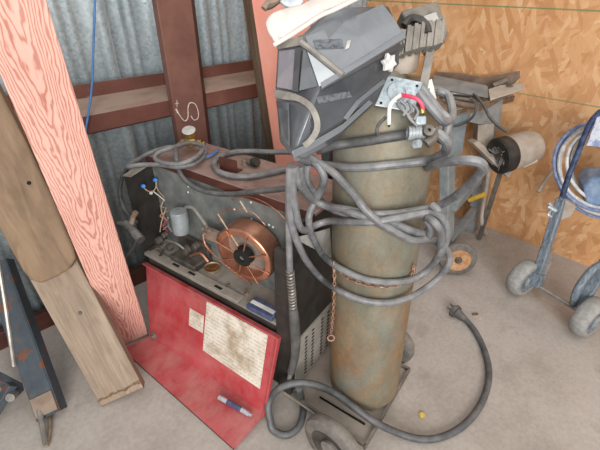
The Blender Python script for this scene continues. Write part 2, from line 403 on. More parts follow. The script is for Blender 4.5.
MB().slab([(cr, 1.603, 0), (cr+.034, 1.635, 0), (cr+.034, 1.635, 2.6), (cr, 1.603, 2.6)], (-.02, .003, 0)).build('side_lip', 'coldark', c)  # lip angled and coloured darker to stand in for shade
k = [ony(x, y, 1.598) for x, y in ((177, 110), (180, 116), (185, 121), (188, 117), (188, 108), (190, 103), (195, 104), (198, 111), (198, 118), (194, 120), (191, 116))]
MB().tube(k, .0022, 6, 5).build('chalk_mark', 'chalk', c)
k = MB().tube([ony(176, 109, 1.598), ony(178, 113, 1.598)], .004, 6, 0); k.tube([ony(175, 104, 1.598), ony(179, 103, 1.598)], .0012, 5, 0); k.tube([ony(177, 100, 1.598), ony(177, 107, 1.598)], .0012, 5, 0)
k.build('chalk_number', 'chalk', c)
# blue string hanging from above, in front of the girt
p = [ony(x, y, 1.63) for x, y in ((96, -60), (95, 0), (94, 30), (93, 60), (92, 85), (89, 110), (85, 135))] + [ony(83, 150, 1.63), ony(82, 175, 1.64)]
tag(MB().tube(p, .004, 7).build('string', 'bluewire'), 'blue string hanging down across the red-brown girt', 'string')
# ------------------------------------------------------------------ planks at the left
def board(name, base, axis, wid, W, T, L, m, label, cat='plank', z0=0.0, extra=None, grp=None):
    base, a = V(base), V(axis).normalized(); wv = V(wid); wv = (wv-a*wv.dot(a)).normalized(); n = wv.cross(a)
    F = fr(base, wv, -n, a)           # local: x width, y thickness (away from camera), z length
    mb = MB()
    for i in range(2):
        pass
    mb.add([F @ V(p) for p in ((-W/2, 0, z0), (W/2, 0, z0), (W/2, T, z0), (-W/2, T, z0), (-W/2, 0, L), (W/2, 0, L), (W/2, T, L), (-W/2, T, L))], [(0, 1, 2, 3), (4, 7, 6, 5), (0, 4, 5, 1), (1, 5, 6, 2), (2, 6, 7, 3), (3, 7, 4, 0)])
    o = mb.build(name, m, None, F, bevel=.003)
    tag(o, label, cat, grp)
    return o, F
board('plank', (.320, 1.350, .004), (-.074, -.219, .973), (.985, -.169, .037), .132, .038, 1.75, 'pinkgrain', 'pink-stained plank with bold wavy grain leaning at the left')
o, F = board('plank', (.166, 1.097, .03), (-.041, .45, .892), (.879, -.408, .246), .161, .04, .80, 'oldwood', 'long bare weathered plank with a broken foot, leaning on the left')
e = MB(); rnd = random.Random(3); nn = 12; top = []; bot = []
for i in range(nn+1):
    xx = -.0805+.161*i/nn
    top.append((xx, -.003, .03+rnd.uniform(-.004, .006))); bot.append((xx, .004+rnd.uniform(0, .006), -.004+rnd.uniform(-.003, .003)))
vs = top+bot+[(a, .038, .002) for a, b, c_ in bot]; fs = []
for i in range(nn):
    fs += [(i, i+1, nn+2+i, nn+1+i), (nn+1+i, nn+2+i, 2*nn+3+i, 2*nn+2+i), (i+1, i, 2*nn+2+i, 2*nn+3+i)]
e.add([F @ V(p) for p in vs], fs); e.build('broken_end', 'endgrain', o, F)
MB().lathe([(0, -.003), (.006, -.003), (.007, 0)], F @ V((.01, -.001, .36)), F.to_3x3() @ V((0, 1, 0)), 12).build('nail', 'darksteel', o, F)
# shorter plank lying on it: outline with a rounded lower end
A0 = V((.166, 1.097, .04)); n0 = V((-.475, -.794, .379)).normalized()
def onb(px, py): return opl(px, py, A0+n0*.012, n0)
ol = [onb(*q) for q in ((-6, 205), (14, 243), (28, 268), (36, 277), (46, 280), (62, 273), (73, 266), (79, 256), (77, 246), (58, 200), (30, 140), (-2, 78))]
tl = (ol[10]-ol[9]).normalized()
ol = ol[:-1] + [ol[11], ol[11]+(ol[0]-ol[11])*.0+tl*.05, ol[0]+tl*.05]
ax = tl; wv = n0.cross(ax)*-1
o = MB().slab(ol, n0*.04).build('plank', 'oldwood2', None, fr(ol[4], ax.cross(n0), n0, ax), bevel=.006)
tag(o, 'shorter brown plank with a rounded end lying on the long bare plank', 'plank')
MB().lathe([(0, -.002), (.006, -.002), (.006, .002), (0, .002)], opl(29, 183, A0+n0*.054, n0), n0, 12).build('knot', 'slot', o)
# salmon board behind the machine
o, F = board('plank', (1.435, 1.358, .020), (-.058, .108, .992), (.97, -.2, .08), .29, .085, 1.9, 'salmon', 'wide salmon-painted plank leaning on the wall behind the machine')
MB().add([F @ V(p) for p in ((-.147, .002, 0), (-.147, .087, 0), (-.147, .087, 1.901), (-.147, .002, 1.901), (-.144, .002, 0), (-.144, .087, 0), (-.144, .087, 1.901), (-.144, .002, 1.901))], [(0, 1, 2, 3), (4, 7, 6, 5), (0, 3, 7, 4), (1, 5, 6, 2), (0, 4, 5, 1), (3, 2, 6, 7)]).build('bare_edge', 'edgewood', o, F)
# blue-grey steel rail and rod at the far left
rl = thing('steel_rail', 'blue-grey steel rail with chipped rusty paint at the left edge', 'rail', (-.05, 1.2, 0))
b0 = V((-.052, 1.205, .03)); ra = V((.105, .721, .685)).normalized(); rw = V((.838, -.435, .329)); rw = (rw-ra*rw.dot(ra)).normalized(); rn = rw.cross(ra)
MB().box(b0+ra*.3, rw*.042, rn*.004, ra*.3).build('web', 'chip', rl, fr(b0, rw, rn, ra))
for sg in (-1, 1): MB().box(b0+ra*.3+rw*.042*sg-rn*.018, rw*.003, rn*.022, ra*.3).build('flange', 'chip', rl, fr(b0, rw, rn, ra))
MB().box(b0+ra*.045+rn*.006, rw*.04, rn*.003, ra*.035).build('end_plate', 'rustplate', rl)
tag(MB().tube([fl(46, 444, .012), fl(42, 424, .03), fl(38, 400, .06)], .010, 10).build('rod', 'steel'), 'short silver rod poking out under the blue-grey rail', 'rod')
tag(MB().tube([fl(47, 446, .01), fl(49, 436, .012), fl(50, 425, .012), fl(49, 412, .012)], .006, 8).build('scrap_strip', 'rim'), 'rusty strip on the floor beside the silver rod', 'scrap')
bk = thing('steel_bracket', 'dark blue-grey bracket with a silver bolt left of the chipped rail', 'bracket', fl(8, 400, 0))
MB().bar(fl(-14, 372, .10), fl(20, 390, .06), .05, .03).build('arm', 'chip', bk, bevel=.003)
MB().bar(fl(-10, 420, .03), fl(12, 384, .12), .03, .03).build('brace', 'chip', bk, bevel=.003)
MB().lathe([(0, 0), (.016, 0), (.016, .025), (0, .025)], fl(14, 394, .085), (-.5, -.7, .4), 12).build('bolt', 'steel', bk)
tag(MB().tube([at(-4, 250, 1.25), at(3, 290, 1.27), at(9, 330, 1.28), at(14, 366, 1.30)], .007, 8).build('rod', 'steel'), 'thin bright steel rod leaning at the far left edge', 'rod')
# ------------------------------------------------------------------ welding machine: t along its side, o across, z up
WA = V((.376, 1.327, 0)); e1 = V((.19, -.982, 0)).normalized(); e2 = V((.982, .19, 0)).normalized(); UZ = V((0, 0, 1))
def W(t, o, z): return WA+e1*t+e2*o+UZ*z
def wo_(px, py, o): return opl(px, py, WA+e2*o, e2)
def wt_(px, py, t): return opl(px, py, WA+e1*t, e1)
def wbox(a, b):
    m = MB(); return m.box(W((a[0]+b[0])/2, (a[1]+b[1])/2, (a[2]+b[2])/2), e1*(b[0]-a[0])/2, e2*(b[1]-a[1])/2, UZ*(b[2]-a[2])/2)
wm = thing('welding_machine', 'open wire-feed welding machine with a red door, copper spool inside and dusty lid', 'welding machine', W(.35, .25, 0))
T0, T1, O0, O1, ZS, ZL = -.035, .70, .10, .43, .395, .785
wbox((T0, O0+.012, .06), (T1-.005, O1, ZS-.012)).build('lower_cabinet', 'blackm', wm, bevel=.004)
sh = wbox((T0, O0, ZS-.012), (T1, .222, ZS)).build('shelf', 'shelf', wm)
wbox((T0+.02, O0-.004, ZS), (T0+.52, O0+.035, ZS+.008)).build('shelf_lip', 'shelf', sh, bevel=.002)
for a in (.13, .22, .36): wbox((a, O0+.008, ZS+.0075), (a+.035, O0+.018, ZS+.0095)).build('slot', 'slot', sh)
wbox((T0, .22, ZS), (T1-.005, .226, ZL-.012)).build('divider_panel', 'grey', wm)
dv = [o for o in wm.children if o.name.startswith('divider')][0]
rv = random.Random(5)
for i in range(14):
    a, z_ = rv.uniform(.15, .66), rv.uniform(.66, .765)
    MB().lathe([(.0045, 0), (.0035, .002), (0, .0028)], W(a, .22, z_), -e2, 8).build('rivet', 'white', dv)
wbox((T0, .226, ZS-.012), (T1-.005, O1, ZL-.014)).build('transformer_housing', 'blackm', wm)
lid = wbox((T0-.015, .212, ZL-.014), (T1+.02, O1+.01, ZL)).build('lid', 'lid', wm, bevel=.003)
wbox((T0-.015, .208, ZL-.03), (T1+.02, .213, ZL-.002)).build('lid_lip', 'coldark', lid)
# front panel with wire connectors
fp = MB().slab([W(T0, O0, ZS-.02), W(T0, .226, ZS-.02), W(T0, .226, ZL-.014), W(T0, O0+.05, ZL-.03), W(T0, O0, .745)], -e1*.006).build('front_panel', 'black', wm)
MB().slab([W(T0-.006, O0-.004, .742), W(T0+.035, O0+.002, .747), W(T0+.035, .19, ZL-.02), W(T0-.006, .19, ZL-.022)], (0, 0, .003)).build('bent_flange', 'shelf', fp)
def ft(px, py, t=0.0): return wt_(px, py, T0+.006+t)
for x, y in ((143, 186), (155, 180)):
    q = ft(x, y, .02); cn = MB().lathe([(0, -.012), (.007, -.012), (.0085, -.004), (.0085, .008), (.006, .012), (0, .012)], q, (e1*.8+UZ*.3-e2*.3), 12).build('wire_connector', 'blueplastic', fp)
MB().lathe([(0, -.003), (.006, -.003), (.006, .004), (0, .005)], ft(151, 193, .008), e1, 10).build('screw', 'white', fp)
for pts, mm in (([(144, 188), (148, 191), (153, 191), (156, 187), (156, 182)], 'beigewire'), ([(156, 184), (158, 190), (163, 196), (167, 202), (168, 212)], 'beigewire'), ([(153, 191), (158, 195), (164, 200), (170, 206), (167, 222)], 'whitewire'), ([(171, 176), (172, 184), (169, 196), (166, 208), (162, 220), (160, 232)], 'beigewire'), ([(161, 214), (166, 220), (163, 226), (168, 232)], 'redwire'), ([(166, 196), (161, 208), (165, 218), (172, 224)], 'beigewire'), ([(169, 182), (173, 193), (168, 204), (170, 216), (164, 226)], 'cablek'), ([(160, 206), (168, 210), (160, 216), (170, 222), (163, 230)], 'beigewire'), ([(175, 176), (170, 190), (172, 205), (165, 226)], 'cablek')):
    MB().tube([ft(x, y, .03) for x, y in pts], .0022, 6, 4).build('wire', mm, fp)
MB().tube([ft(170, 178, .03), ft(174, 176, .03), ft(176, 179, .03)], .005, 8, 3).build('wire_clamp', 'darksteel', fp)
# wire drive
dr = wbox((.10, .125, ZS), (.24, .205, ZS+.03)).build('drive_housing', 'drive', wm, bevel=.006)
wbox((.07, .198, ZS), (.245, .218, ZS+.085)).build('back_plate', 'drive', dr, bevel=.003)
MB().lathe([(0, 0), (.030, 0), (.032, .006), (.032, .085), (.030, .092), (0, .094)], wo_(182, 232, .155), UZ, 24).build('drive_motor', 'motor', dr)
for (x, y, r_) in ((159, 241, .018), (170, 247, .015), (186, 250, .020), (196, 246, .014), (165, 235, .012)):
    MB().lathe([(0, -.014), (r_*.5, -.014), (r_, -.008), (r_, .010), (r_*.6, .014), (0, .014)], wo_(x, y, .135), -e2, 16).build('feed_roller', 'drive', dr)
MB().tube([wo_(166, 240, .12), wo_(176, 243, .118), wo_(184, 249, .118)], .004, 8, 3).build('tension_lever', 'steel', dr)
MB().tube([wo_(150, 250, .13), wo_(156, 246, .12), wo_(163, 248, .12), wo_(160, 256, .12)], .006, 8, 3).build('clamp_arm', 'drive', dr)
MB().tube([wo_(172, 232, .14), wo_(168, 224, .14), wo_(172, 214, .15), wo_(178, 210, .16)], .004, 8, 4).build('bracket_wire', 'cablek', dr)
MB().tube([wo_(186, 207, .17), wo_(193, 208, .16), wo_(200, 217, .15), wo_(206, 225, .15)], .006, 8, 4).build('gas_hose', 'strap', dr)
MB().tube([wo_(190, 256, .13), wo_(200, 253, .125), wo_(208, 262, .12)], .005, 8, 3).build('wire_guide', 'copper', dr)
br = MB().slab([wo_(201, 227, .16), wo_(217, 234, .16), wo_(215, 243, .16), wo_(203, 238, .16)], e2*.02).build('spool_bracket', 'rustplate', wm, bevel=.002)
for x, y in ((203, 228), (207, 226), (210, 230), (205, 233)): MB().lathe([(0, 0), (.006, 0), (.006, .006), (0, .007)], wo_(x, y, .155), -e2, 8).build('nut', 'steel', br)
MB().tube([wo_(203, 234, .15), wo_(206, 246, .14), wo_(222, 262, .125), wo_(240, 276, .12), wo_(252, 284, .11)], .0035, 7, 4).build('feed_wire', 'copper', wm)
# end: post, end panel, louvred panel
ps = MB().slab([W(T1-.045, O0-.004, .06), W(T1+.012, O0-.004, .06), W(T1+.012, O0-.004, .70), W(T1-.045, O0-.004, .70)], e2*.02).build('corner_post', 'black', wm, bevel=.002)
wbox((T1-.006, O0, .06), (T1+.008, O1, ZL-.014)).build('end_panel', 'black', wm)
lv = wbox((T1+.008, O0+.03, .07), (T1+.014, O1, .31)).build('louvred_panel', 'louvre', wm)
for cx in (.19, .235, .30, .345, .40):
    for j in range(11):
        z_ = .09+j*.019
        wbox((T1+.0135, cx-.006, z_), (T1+.0155, cx+.008, z_+.007)).build('vent', 'slot', lv)
# red door hanging open
dA, dB, dC, dD = W(.02, .0, .025), W(.665, .0, .025), W(.672, .094, .352), W(-.03, .094, .352)
dx = (dB-dA).normalized(); dz = (dD-dA); dz = (dz-dx*dz.dot(dx)).normalized(); dn = dx.cross(dz)
if dn.dot(e2) > 0: dn = -dn           # outward, to the camera
Fd = fr(dA, dx, -dn, dz)
door = MB().slab([dA, dB, dC, dD], -dn*.004).build('door', 'red', wm, Fd)
def ond(px, py, k=.0): return opl(px, py, dA+dn*k, dn)
MB().slab([dD, dC, dC+dn*.016, dD+dn*.016], -dz*.006).build('top_flange', 'red', door, Fd)
MB().slab([dB, dC, dC+dn*.018, dB+dn*.010], dx*.006).build('end_flange', 'red', door, Fd)
s1 = fl(122, 349, .012); s2 = fl(234, 449, .012)
MB().slab([dA, s1, s2, dB], (0, 0, -.004)).build('lower_strip', 'red', door, Fd)
MB().slab([s1, s2, s2+V((0, 0, -.011)), s1+V((0, 0, -.011))], (.002, .003, 0)).build('strip_lip', 'coldark', door, Fd)
ch = [ond(*q, .001) for q in ((207, 301), (268, 335), (260, 389), (203, 350))]
MB().slab(ch, dn*.0012).build('data_chart', 'chart', door, Fd)['label'] = 'cream stained chart of settings'
cs_ = [ond(*q, .001) for q in ((190, 308), (204, 316), (203, 333), (189, 325))]
MB().slab(cs_, dn*.0012).build('small_label', 'chart', door, Fd)
for x, y in ((154, 336), (257, 418)):
    lt = MB().lathe([(0, 0), (.018, 0), (.018, .003), (.008, .004), (.008, .012), (0, .013)], ond(x, y, .001), dn, 14).build('latch', 'steel', door, Fd)
# cart under the machine and cylinder
pt = [W(T1-.02, .10, .046), W(1.02, .085, .046), W(1.03, .462, .046), W(T1-.02, O1+.03, .046)]
pf = MB().slab(pt, (0, 0, -.006)).build('cart_platform', 'dustplate', wm)
for a, b in ((pt[1], pt[2]), (pt[0]+e2*.01, pt[1]+e2*.005), (pt[2], pt[3])): MB().bar(a+UZ*.004, b+UZ*.004, .022, .008).build('frame_bar', 'frame', wm)
MB().bar(W(.80, .16, .047), W(.985, .16, .047), .006, .006).build('platform_seam', 'slot', pf)
wbox((T0+.02, O0+.03, .0), (T0+.06, O0+.07, .06)).build('foot', 'darksteel', wm); wbox((T0+.02, O1-.07, .0), (T0+.06, O1-.03, .06)).build('foot', 'darksteel', wm)
wbox((T1-.1, O0+.05, .05), (T1-.02, O1-.03, .062)).build('chassis', 'darksteel', wm)
def wheel(parent, c, ax, R, wd, tm, hm, hubm='steel', hubr=.3):
    ax = V(ax).normalized()
    pr = [(R*.66, -wd/2), (R*.86, -wd/2), (R*.96, -wd*.36), (R, -wd*.12), (R, wd*.12), (R*.96, wd*.36), (R*.86, wd/2), (R*.66, wd/2)]
    ty = MB().lathe(pr, c, ax, 40, True).build('tyre', tm, parent)
    rm = MB().lathe([(0, -wd*.3), (R*.5, -wd*.32), (R*.67, -wd*.48), (R*.67, wd*.48), (R*.5, wd*.32), (0, wd*.3)], c, ax, 32).build('rim', hm, parent)
    MB().lathe([(0, -wd*.62), (R*hubr*.7, -wd*.62), (R*hubr, -wd*.5), (R*hubr, wd*.5), (R*hubr*.7, wd*.62), (0, wd*.62)], c, ax, 20).build('hub', hubm, rm)
    return ty
for oo in (.005, .515):
    wh = bpy.data.objects.new('wheel', None); col.objects.link(wh); cc = W(.945 if oo < .1 else .93, oo, .110 if oo < .1 else .095); place(wh, Mx.Translation(cc), wm)
    wheel(wh, cc, e2*.98+e1*.12, .110 if oo < .1 else .094, .046, 'tyre', 'drive')
MB().tube([W(.93, .0, .030), W(.93, .53, .030)], .008, 8, 0).build('axle', 'frame', wm)
# copper wire spool: a thing of its own
so = wo_(243, 257, .130); 
sp = thing('wire_spool', 'copper welding wire spool with spokes inside the open machine', 'spool', so)
sa = (e2*.985+e1*-.10+UZ*.10).normalized(); RS = .108; WS = .072
Fs = fr(so, sa.orthogonal(), sa.cross(sa.orthogonal()), sa)
pr = [(RS*.80, 0), (RS*.97, 0), (RS, .004)]+[(RS+(.0012 if i % 2 else 0), .004+(WS-.008)*i/16) for i in range(1, 16)]+[(RS, WS-.004), (RS*.97, WS), (RS*.80, WS)]
MB().lathe(pr, so, sa, 56, True).build('wire_winding', 'copper', sp, Fs, sharp=60)
MB().lathe([(0, WS*.55), (RS*.81, WS*.55), (RS*.81, WS*.6), (0, WS*.6)], so, sa, 40).build('core_disc', 'coredisc', sp, Fs)
MB().lathe([(.012, -.012), (.030, -.012), (.034, -.006), (.034, .02), (.012, .02)], so, sa, 28, True).build('hub', 'slot', sp, Fs)
MB().lathe([(0, -.004), (.011, -.004), (.011, .05), (0, .05)], so, sa, 16).build('spindle', 'steel', sp, Fs)
sx = Fs.to_3x3() @ V((1, 0, 0)); sy = Fs.to_3x3() @ V((0, 1, 0))
for i in range(8):
    a = i*math.pi/4+.35; d = math.cos(a)*sx+math.sin(a)*sy
    MB().tube([so+d*.027-sa*.004, so+d*RS*1.0-sa*.005], .0026, 7, 0).build('spoke', 'copper', sp, Fs)
for a_, b_ in (((218, 214), (238, 246)), ((240, 201), (247, 212))):
    MB().tube([wo_(*a_, .118), wo_(*b_, .122)], .0026, 7, 0).build('spoke', 'beigewire', sp, Fs)
lw = [wo_(x, y, .14) for x, y in ((220, 222), (222, 211), (235, 208), (252, 212), (266, 226))]
MB().tube(lw, .0016, 6, 5).build('loose_strand', 'copper', sp, Fs)
lw = [wo_(x, y, .20) for x, y in ((232, 200), (246, 196), (262, 201), (276, 210), (288, 222))]
MB().tube(lw, .0018, 6, 5).build('loose_strand', 'copper', sp, Fs)
# bits on the shelf
q = wo_(212, 266, .182); q.z = ZS+.001
tn = thing('tin_lid', 'small round tin of brown rusty sludge on the machine shelf', 'tin', q)
MB().lathe([(.001, 0), (.030, 0), (.033, .014), (.031, .014), (.028, .004), (.001, .003)], q, UZ, 28).build('tin', 'rim', tn)
MB().lathe([(0, .004), (.029, .008), (.022, .0095), (.012, .008), (0, .0105)], q, UZ, 24).build('sludge', 'rustfill', tn)
q = fl(263, 309, ZS+.012)
pk = thing('packet', 'navy and white packet lying inside the machine behind the red door', 'packet', V((q.x, q.y, ZS)))
MB().box(q, e1*.055, e2*.025, UZ*.010).build('box', 'navy', pk, bevel=.003)
MB().box(q+UZ*.0105, e1*.05-e2*.0, e2*.008, UZ*.0006).build('white_band', 'white', pk)
q = fl(282, 302, ZS+.02); tag(MB().box(q+e2*.02, e1*.03, e2*.02, UZ*.018).build('block', 'darksteel', None, bevel=.003), 'dark steel block on the shelf beside the navy packet', 'block')
for i, (x_, y_, r_, mm, lab, cat) in enumerate(((246, 292, .011, 'rustplate', 'rusty nut on the shelf below the copper spool', 'nut'), (228, 284, .008, 'steel', 'small steel washer on the shelf right of the tin', 'washer'))):
    q = fl(x_, y_, ZS+.009); tag(MB().lathe([(r_*.45, 0), (r_, 0), (r_, r_*.8), (r_*.45, r_*.8)], V((q.x, q.y, ZS+.0002)), UZ, 6 if i == 0 else 16, True).build(cat, mm), lab, cat)
# tube on the strip
a, b = fl(219, 397, .040), fl(249, 414, .036)
tb = thing('tube', 'silver and navy tube lying on the red door strip', 'tube', (a+b)/2)
MB().tube([a, a+(b-a)*.2, a+(b-a)*.85, b], .009, 12, 0).build('body', 'tube', tb)
MB().tube([a+(b-a)*.28, a+(b-a)*.75], .0094, 12, 0).build('print_band', 'navy', tb)
MB().tube([b, b+(b-a)*.08], .006, 10, 0).build('nozzle', 'tube', tb)
# things on the lid
q = fl(228, 168, ZL); bkt = thing('steel_bracket', 'dark square bracket standing on the dusty lid', 'bracket', q)
MB().slab([fl(220, 170, ZL), fl(237, 173, ZL), fl(237, 173, ZL)+UZ*.045, fl(220, 170, ZL)+UZ*.05], e2*.004).build('plate', 'coldark', bkt)
MB().slab([fl(220, 170, ZL+.001), fl(237, 173, ZL+.001), fl(237, 173, ZL+.001)+e2*.03, fl(220, 170, ZL+.001)+e2*.03], UZ*.004).build('foot', 'coldark', bkt)
q = fl(254, 167, ZL); vv = thing('lid_valve', 'black knobbed valve on the dusty lid left of the salmon plank', 'valve', q)
MB().tube([q-e1*.045+UZ*.012, q+UZ*.014], .011, 12, 0).build('body', 'darksteel', vv)
MB().lathe([(0, -.012), (.016, -.012), (.018, 0), (.016, .012), (0, .012)], q+UZ*.020+e1*.006, e1*.8+UZ*.3, 16).build('knob', 'black', vv)
MB().lathe([(0, 0), (.014, 0), (.014, .02), (0, .022)], q-e1*.04, UZ, 12).build('nut', 'rustplate', vv)
# hose loop on the lid running behind the helmet
p = [fl(x, y, ZL+.012) for x, y in ((300, 152), (285, 152), (268, 152), (250, 151.5), (236, 152), (222, 156), (214, 163), (218, 171), (232, 176), (250, 176.5), (270, 173), (288, 169), (305, 166))]
tag(MB().tube(p, .0105, 10).build('hose', 'lidhose'), 'dusty black hose bent in a loop on the lid around the bracket', 'hose')
# gas regulator and its coiled hose
q = fl(192, 151, ZL); zz = ZL+.045
rg = thing('gas_regulator', 'brass gas regulator with a round gauge on the far end of the lid', 'regulator', q)
gc = q+UZ*.075
MB().lathe([(0, -.02), (.020, -.02), (.024, -.012), (.024, .008), (0, .008)], gc, (-.25, -.25, .9), 24).build('gauge', 'brass', rg)
MB().lathe([(0, .0085), (.0245, .0085), (.026, .011), (.024, .013), (0, .013)], gc, (-.25, -.25, .9), 24).build('gauge_glass', 'tag', rg)
MB().lathe([(0, -.02), (.018, -.02), (.022, -.006), (.022, .010), (.012, .018), (0, .02)], q+UZ*.035, (-.6, -.7, .2), 20).build('body', 'brass', rg)
MB().tube([q+UZ*.03, q+UZ*.028+RT*.03, q+UZ*.03+RT*.055], .009, 10, 2).build('outlet', 'brass', rg)
MB().lathe([(.012, -.007), (.016, -.007), (.016, .007), (.012, .007)], q+UZ*.030+RT*.034, RT, 6, True).build('nut', 'brass', rg)
MB().tube([q+UZ*.03, q+UZ*.04-RT*.03, q+UZ*.02-RT*.05], .010, 10, 2).build('inlet', 'rustplate', rg)
def zl(px, py, k=.012): return fl(px, py, ZL+k)
cp = [zl(x, y, k) for x, y, k in ((174, 147, .05), (165, 148, .04), (150, 153, .02), (136, 161, .015), (128, 167, .01), (140, 165, .02), (160, 165, .02), (180, 167, .02), (196, 163, .02), (205, 154, .02), (203, 146, .03), (190, 143, .04), (175, 147, .05), (160, 152, .04), (155, 158, .03), (163, 163, .03), (180, 164, .03), (195, 158, .04), (203, 150, .04))]
tag(MB().tube(cp, .0085, 10).build('hose', 'lidhose'), 'dusty grey hose coiled around the brass regulator', 'hose')
p = [zl(176, 146, .045), zl(176, 152, .045)]+[wo_(x, y, .192) for x, y in ((177, 162), (182, 176), (194, 187), (212, 193), (232, 194), (252, 192), (272, 190), (290, 188), (306, 188))]
tag(MB().tube(p, .0088, 10).build('hose', 'cablek'), 'dark hose drooping from the regulator along the grey divider panel', 'hose')
p = [zl(198, 158, .02), zl(205, 157, .015), zl(212, 155, .01), zl(218, 150, .01)]
tag(MB().tube(p, .005, 8).build('cable', 'bluewire'), 'short blue cable on the lid beside the coiled hose', 'cable')
# lead at the front face with its connector
p = [at(128, 167, 1.50), at(122, 178, 1.52), at(120, 192, 1.54), at(123, 206, 1.55), at(129, 215, 1.54), at(136, 222, 1.50)]
tag(MB().tube(p, .008, 10).build('hose', 'cablek'), 'black hose hanging off the corrugated-wall end of the machine', 'hose')
lc = thing('lead_connector', 'black cable connector with silver tip at the far end of the machine', 'connector', at(128, 226, 1.50))
MB().tube([at(126, 224, 1.47), at(133, 231, 1.45), at(141, 240, 1.43)], .017, 12, 0).build('body', 'rubber', lc)
MB().tube([at(119, 223, 1.49), at(126, 224, 1.47)], .009, 12, 0).build('tip', 'steel', lc)
MB().tube([at(131, 226, 1.46), at(133, 217, 1.47), at(136, 212, 1.46)], .010, 10, 0).build('strain_relief', 'rustplate', lc)
p = [at(138, 236, 1.46), at(134, 246, 1.50), at(128, 255, 1.53), at(124, 262, 1.55)]
tag(MB().tube(p, .006, 8).build('cable', 'cablek'), 'thin dark cable dropping behind the front panel to the floor', 'cable')
# ------------------------------------------------------------------ gas cylinder
def gp(px, py, k=.055): return opl(px, py, W(T1+k, O0-.02, .3), e1*.6-e2*.8)
ca, cb = V((.853, .498, .049)), V((.834, .535, 1.0)); cax = (cb-ca).normalized(); RC = .128
gy = thing('gas_cylinder', 'tall grey-green gas cylinder with rusty patches on the machine cart', 'gas cylinder', ca)
pr = [(0, 0), (RC*.9, 0), (RC*.985, .012), (RC, .03), (RC, .2), (RC, .5), (RC, .8), (RC, .99), (RC*.985, 1.02), (RC*.92, 1.055), (RC*.78, 1.085), (RC*.55, 1.108), (RC*.34, 1.12), (RC*.3, 1.135), (0, 1.135)]
MB().lathe(pr, ca, cax, 64).build('shell', 'cyl', gy, Mx.Translation(ca+cax*.5))
MB().lathe([(0, 1.13), (.036, 1.13), (.040, 1.14), (.040, 1.185), (.036, 1.20), (.022, 1.212), (0, 1.215)], ca+RT*.028, cax, 28).build('valve_cap', 'beigem', gy)
MB().lathe([(.022, 1.11), (.034, 1.118), (.034, 1.134), (.022, 1.134)], ca, cax, 24, True).build('neck_ring', 'frame', gy)
def cyl(px, py, k=.012):      # point just outside the cylinder, or beside it where the line of sight misses
    R = RC+k; d = ray(px, py); a = CP-ca
    dp = d-cax*d.dot(cax); ap = a-cax*a.dot(cax); A, B, C_ = dp.dot(dp), 2*ap.dot(dp), ap.dot(ap)-R*R
    D = B*B-4*A*C_
    s = (-B-math.sqrt(D))/(2*A) if D > 0 else -B/(2*A)
    p = CP+d*s
    if (p-WA).dot(e1) < T1+.045:
        g_ = wt_(px, py, T1+.05)
        if (g_-WA).dot(e2) < O0-.02: g_ = gp(px, py, .055)
        if (g_-CP).length < (p-CP).length: p = g_
    return p
def loop(pts): return [cyl(x, y, k if len(q) > 2 else .012) for q in pts for x, y, k in [(q+(.012,))[:3]]]
wc = thing('welding_cable', 'heavy grey cable slung in many loops around the gas cylinder', 'cable', cyl(370, 240))
loops = [
 [(297, 157, .09), (305, 160, .05), (318, 164, .03), (333, 166, .016), (351, 167.5), (369, 167), (390, 165), (409, 163), (425, 161, .03), (436, 158, .06), (445, 152, .08), (447, 144, .09), (441, 136, .085), (434, 132, .07), (426, 131, .05)],
 [(307, 165, .05), (307, 180, .04), (314, 192, .03), (324, 204, .02), (337, 211, .02), (355, 215, .02), (374, 222, .022), (391, 229, .022), (410, 234, .024), (427, 238, .035), (440, 244, .06), (449, 254, .07), (448, 265, .06), (437, 279, .05), (418, 293, .03), (402, 300, .02), (387, 303, .018), (370, 302, .018), (355, 298, .018), (338, 290, .022), (322, 279, .03), (308, 263, .04), (299, 246, .045), (292, 226, .05), (289, 200, .055), (290, 167, .06)],
 [(295, 166, .07), (298, 180, .05), (303, 190, .04), (313, 200, .035), (326, 206, .032), (345, 209, .03), (369, 214, .03), (392, 214, .03), (413, 211, .03), (430, 208, .04), (446, 202, .07), (462, 191, .12), (476, 178, .16), (483, 168, .18), (478, 162, .18), (463, 160, .16), (446, 162, .12), (431, 166, .05)],
 [(300, 166, .05), (301, 180, .045), (308, 194, .04), (318, 202, .025), (333, 207, .018), (352, 213, .04), (372, 218, .042), (391, 222, .04), (410, 230, .04), (425, 233, .04), (434, 222, .06), (438, 212, .07), (432, 205, .05)],
 [(294, 168, .05), (293, 190, .05), (296, 212, .045), (300, 227, .042), (306, 230, .04), (316, 225, .022), (330, 221, .016), (350, 222, .036), (372, 222, .05), (393, 219, .05), (412, 215, .04), (428, 213, .05), (440, 216, .08), (446, 226, .09), (446, 240, .09), (440, 254, .08)],
 [(309, 156, .07), (318, 166, .06), (324, 178, .05), (321, 190, .045), (314, 203, .045), (309, 217, .04), (310, 230, .03), (315, 242, .025), (322, 254, .02), (333, 264, .018), (347, 272, .014), (364, 279, .012), (382, 282, .012), (400, 282, .014), (416, 278, .02), (430, 268, .045), (439, 254, .07), (441, 236, .09), (436, 224, .09), (428, 218, .06)],
 [(298, 150, .09), (310, 157, .08), (324, 166, .045), (335, 174, .03), (347, 187, .03), (357, 198, .045), (363, 207, .055), (375, 219, .055), (392, 230, .05), (412, 240, .05), (427, 238, .05), (431, 228, .06), (426, 219, .05)]]
for i, lp in enumerate(loops): MB().tube(loop(lp)+([at(420, 171, 1.17), at(408, 174, 1.25)] if i == 2 else []), .0098 if i else .0105, 10).build('cable_loop', 'cable', wc)
sl = thing('supply_lead', 'short grey lead from under the helmet to the wire junction', 'cable', cyl(360, 142))
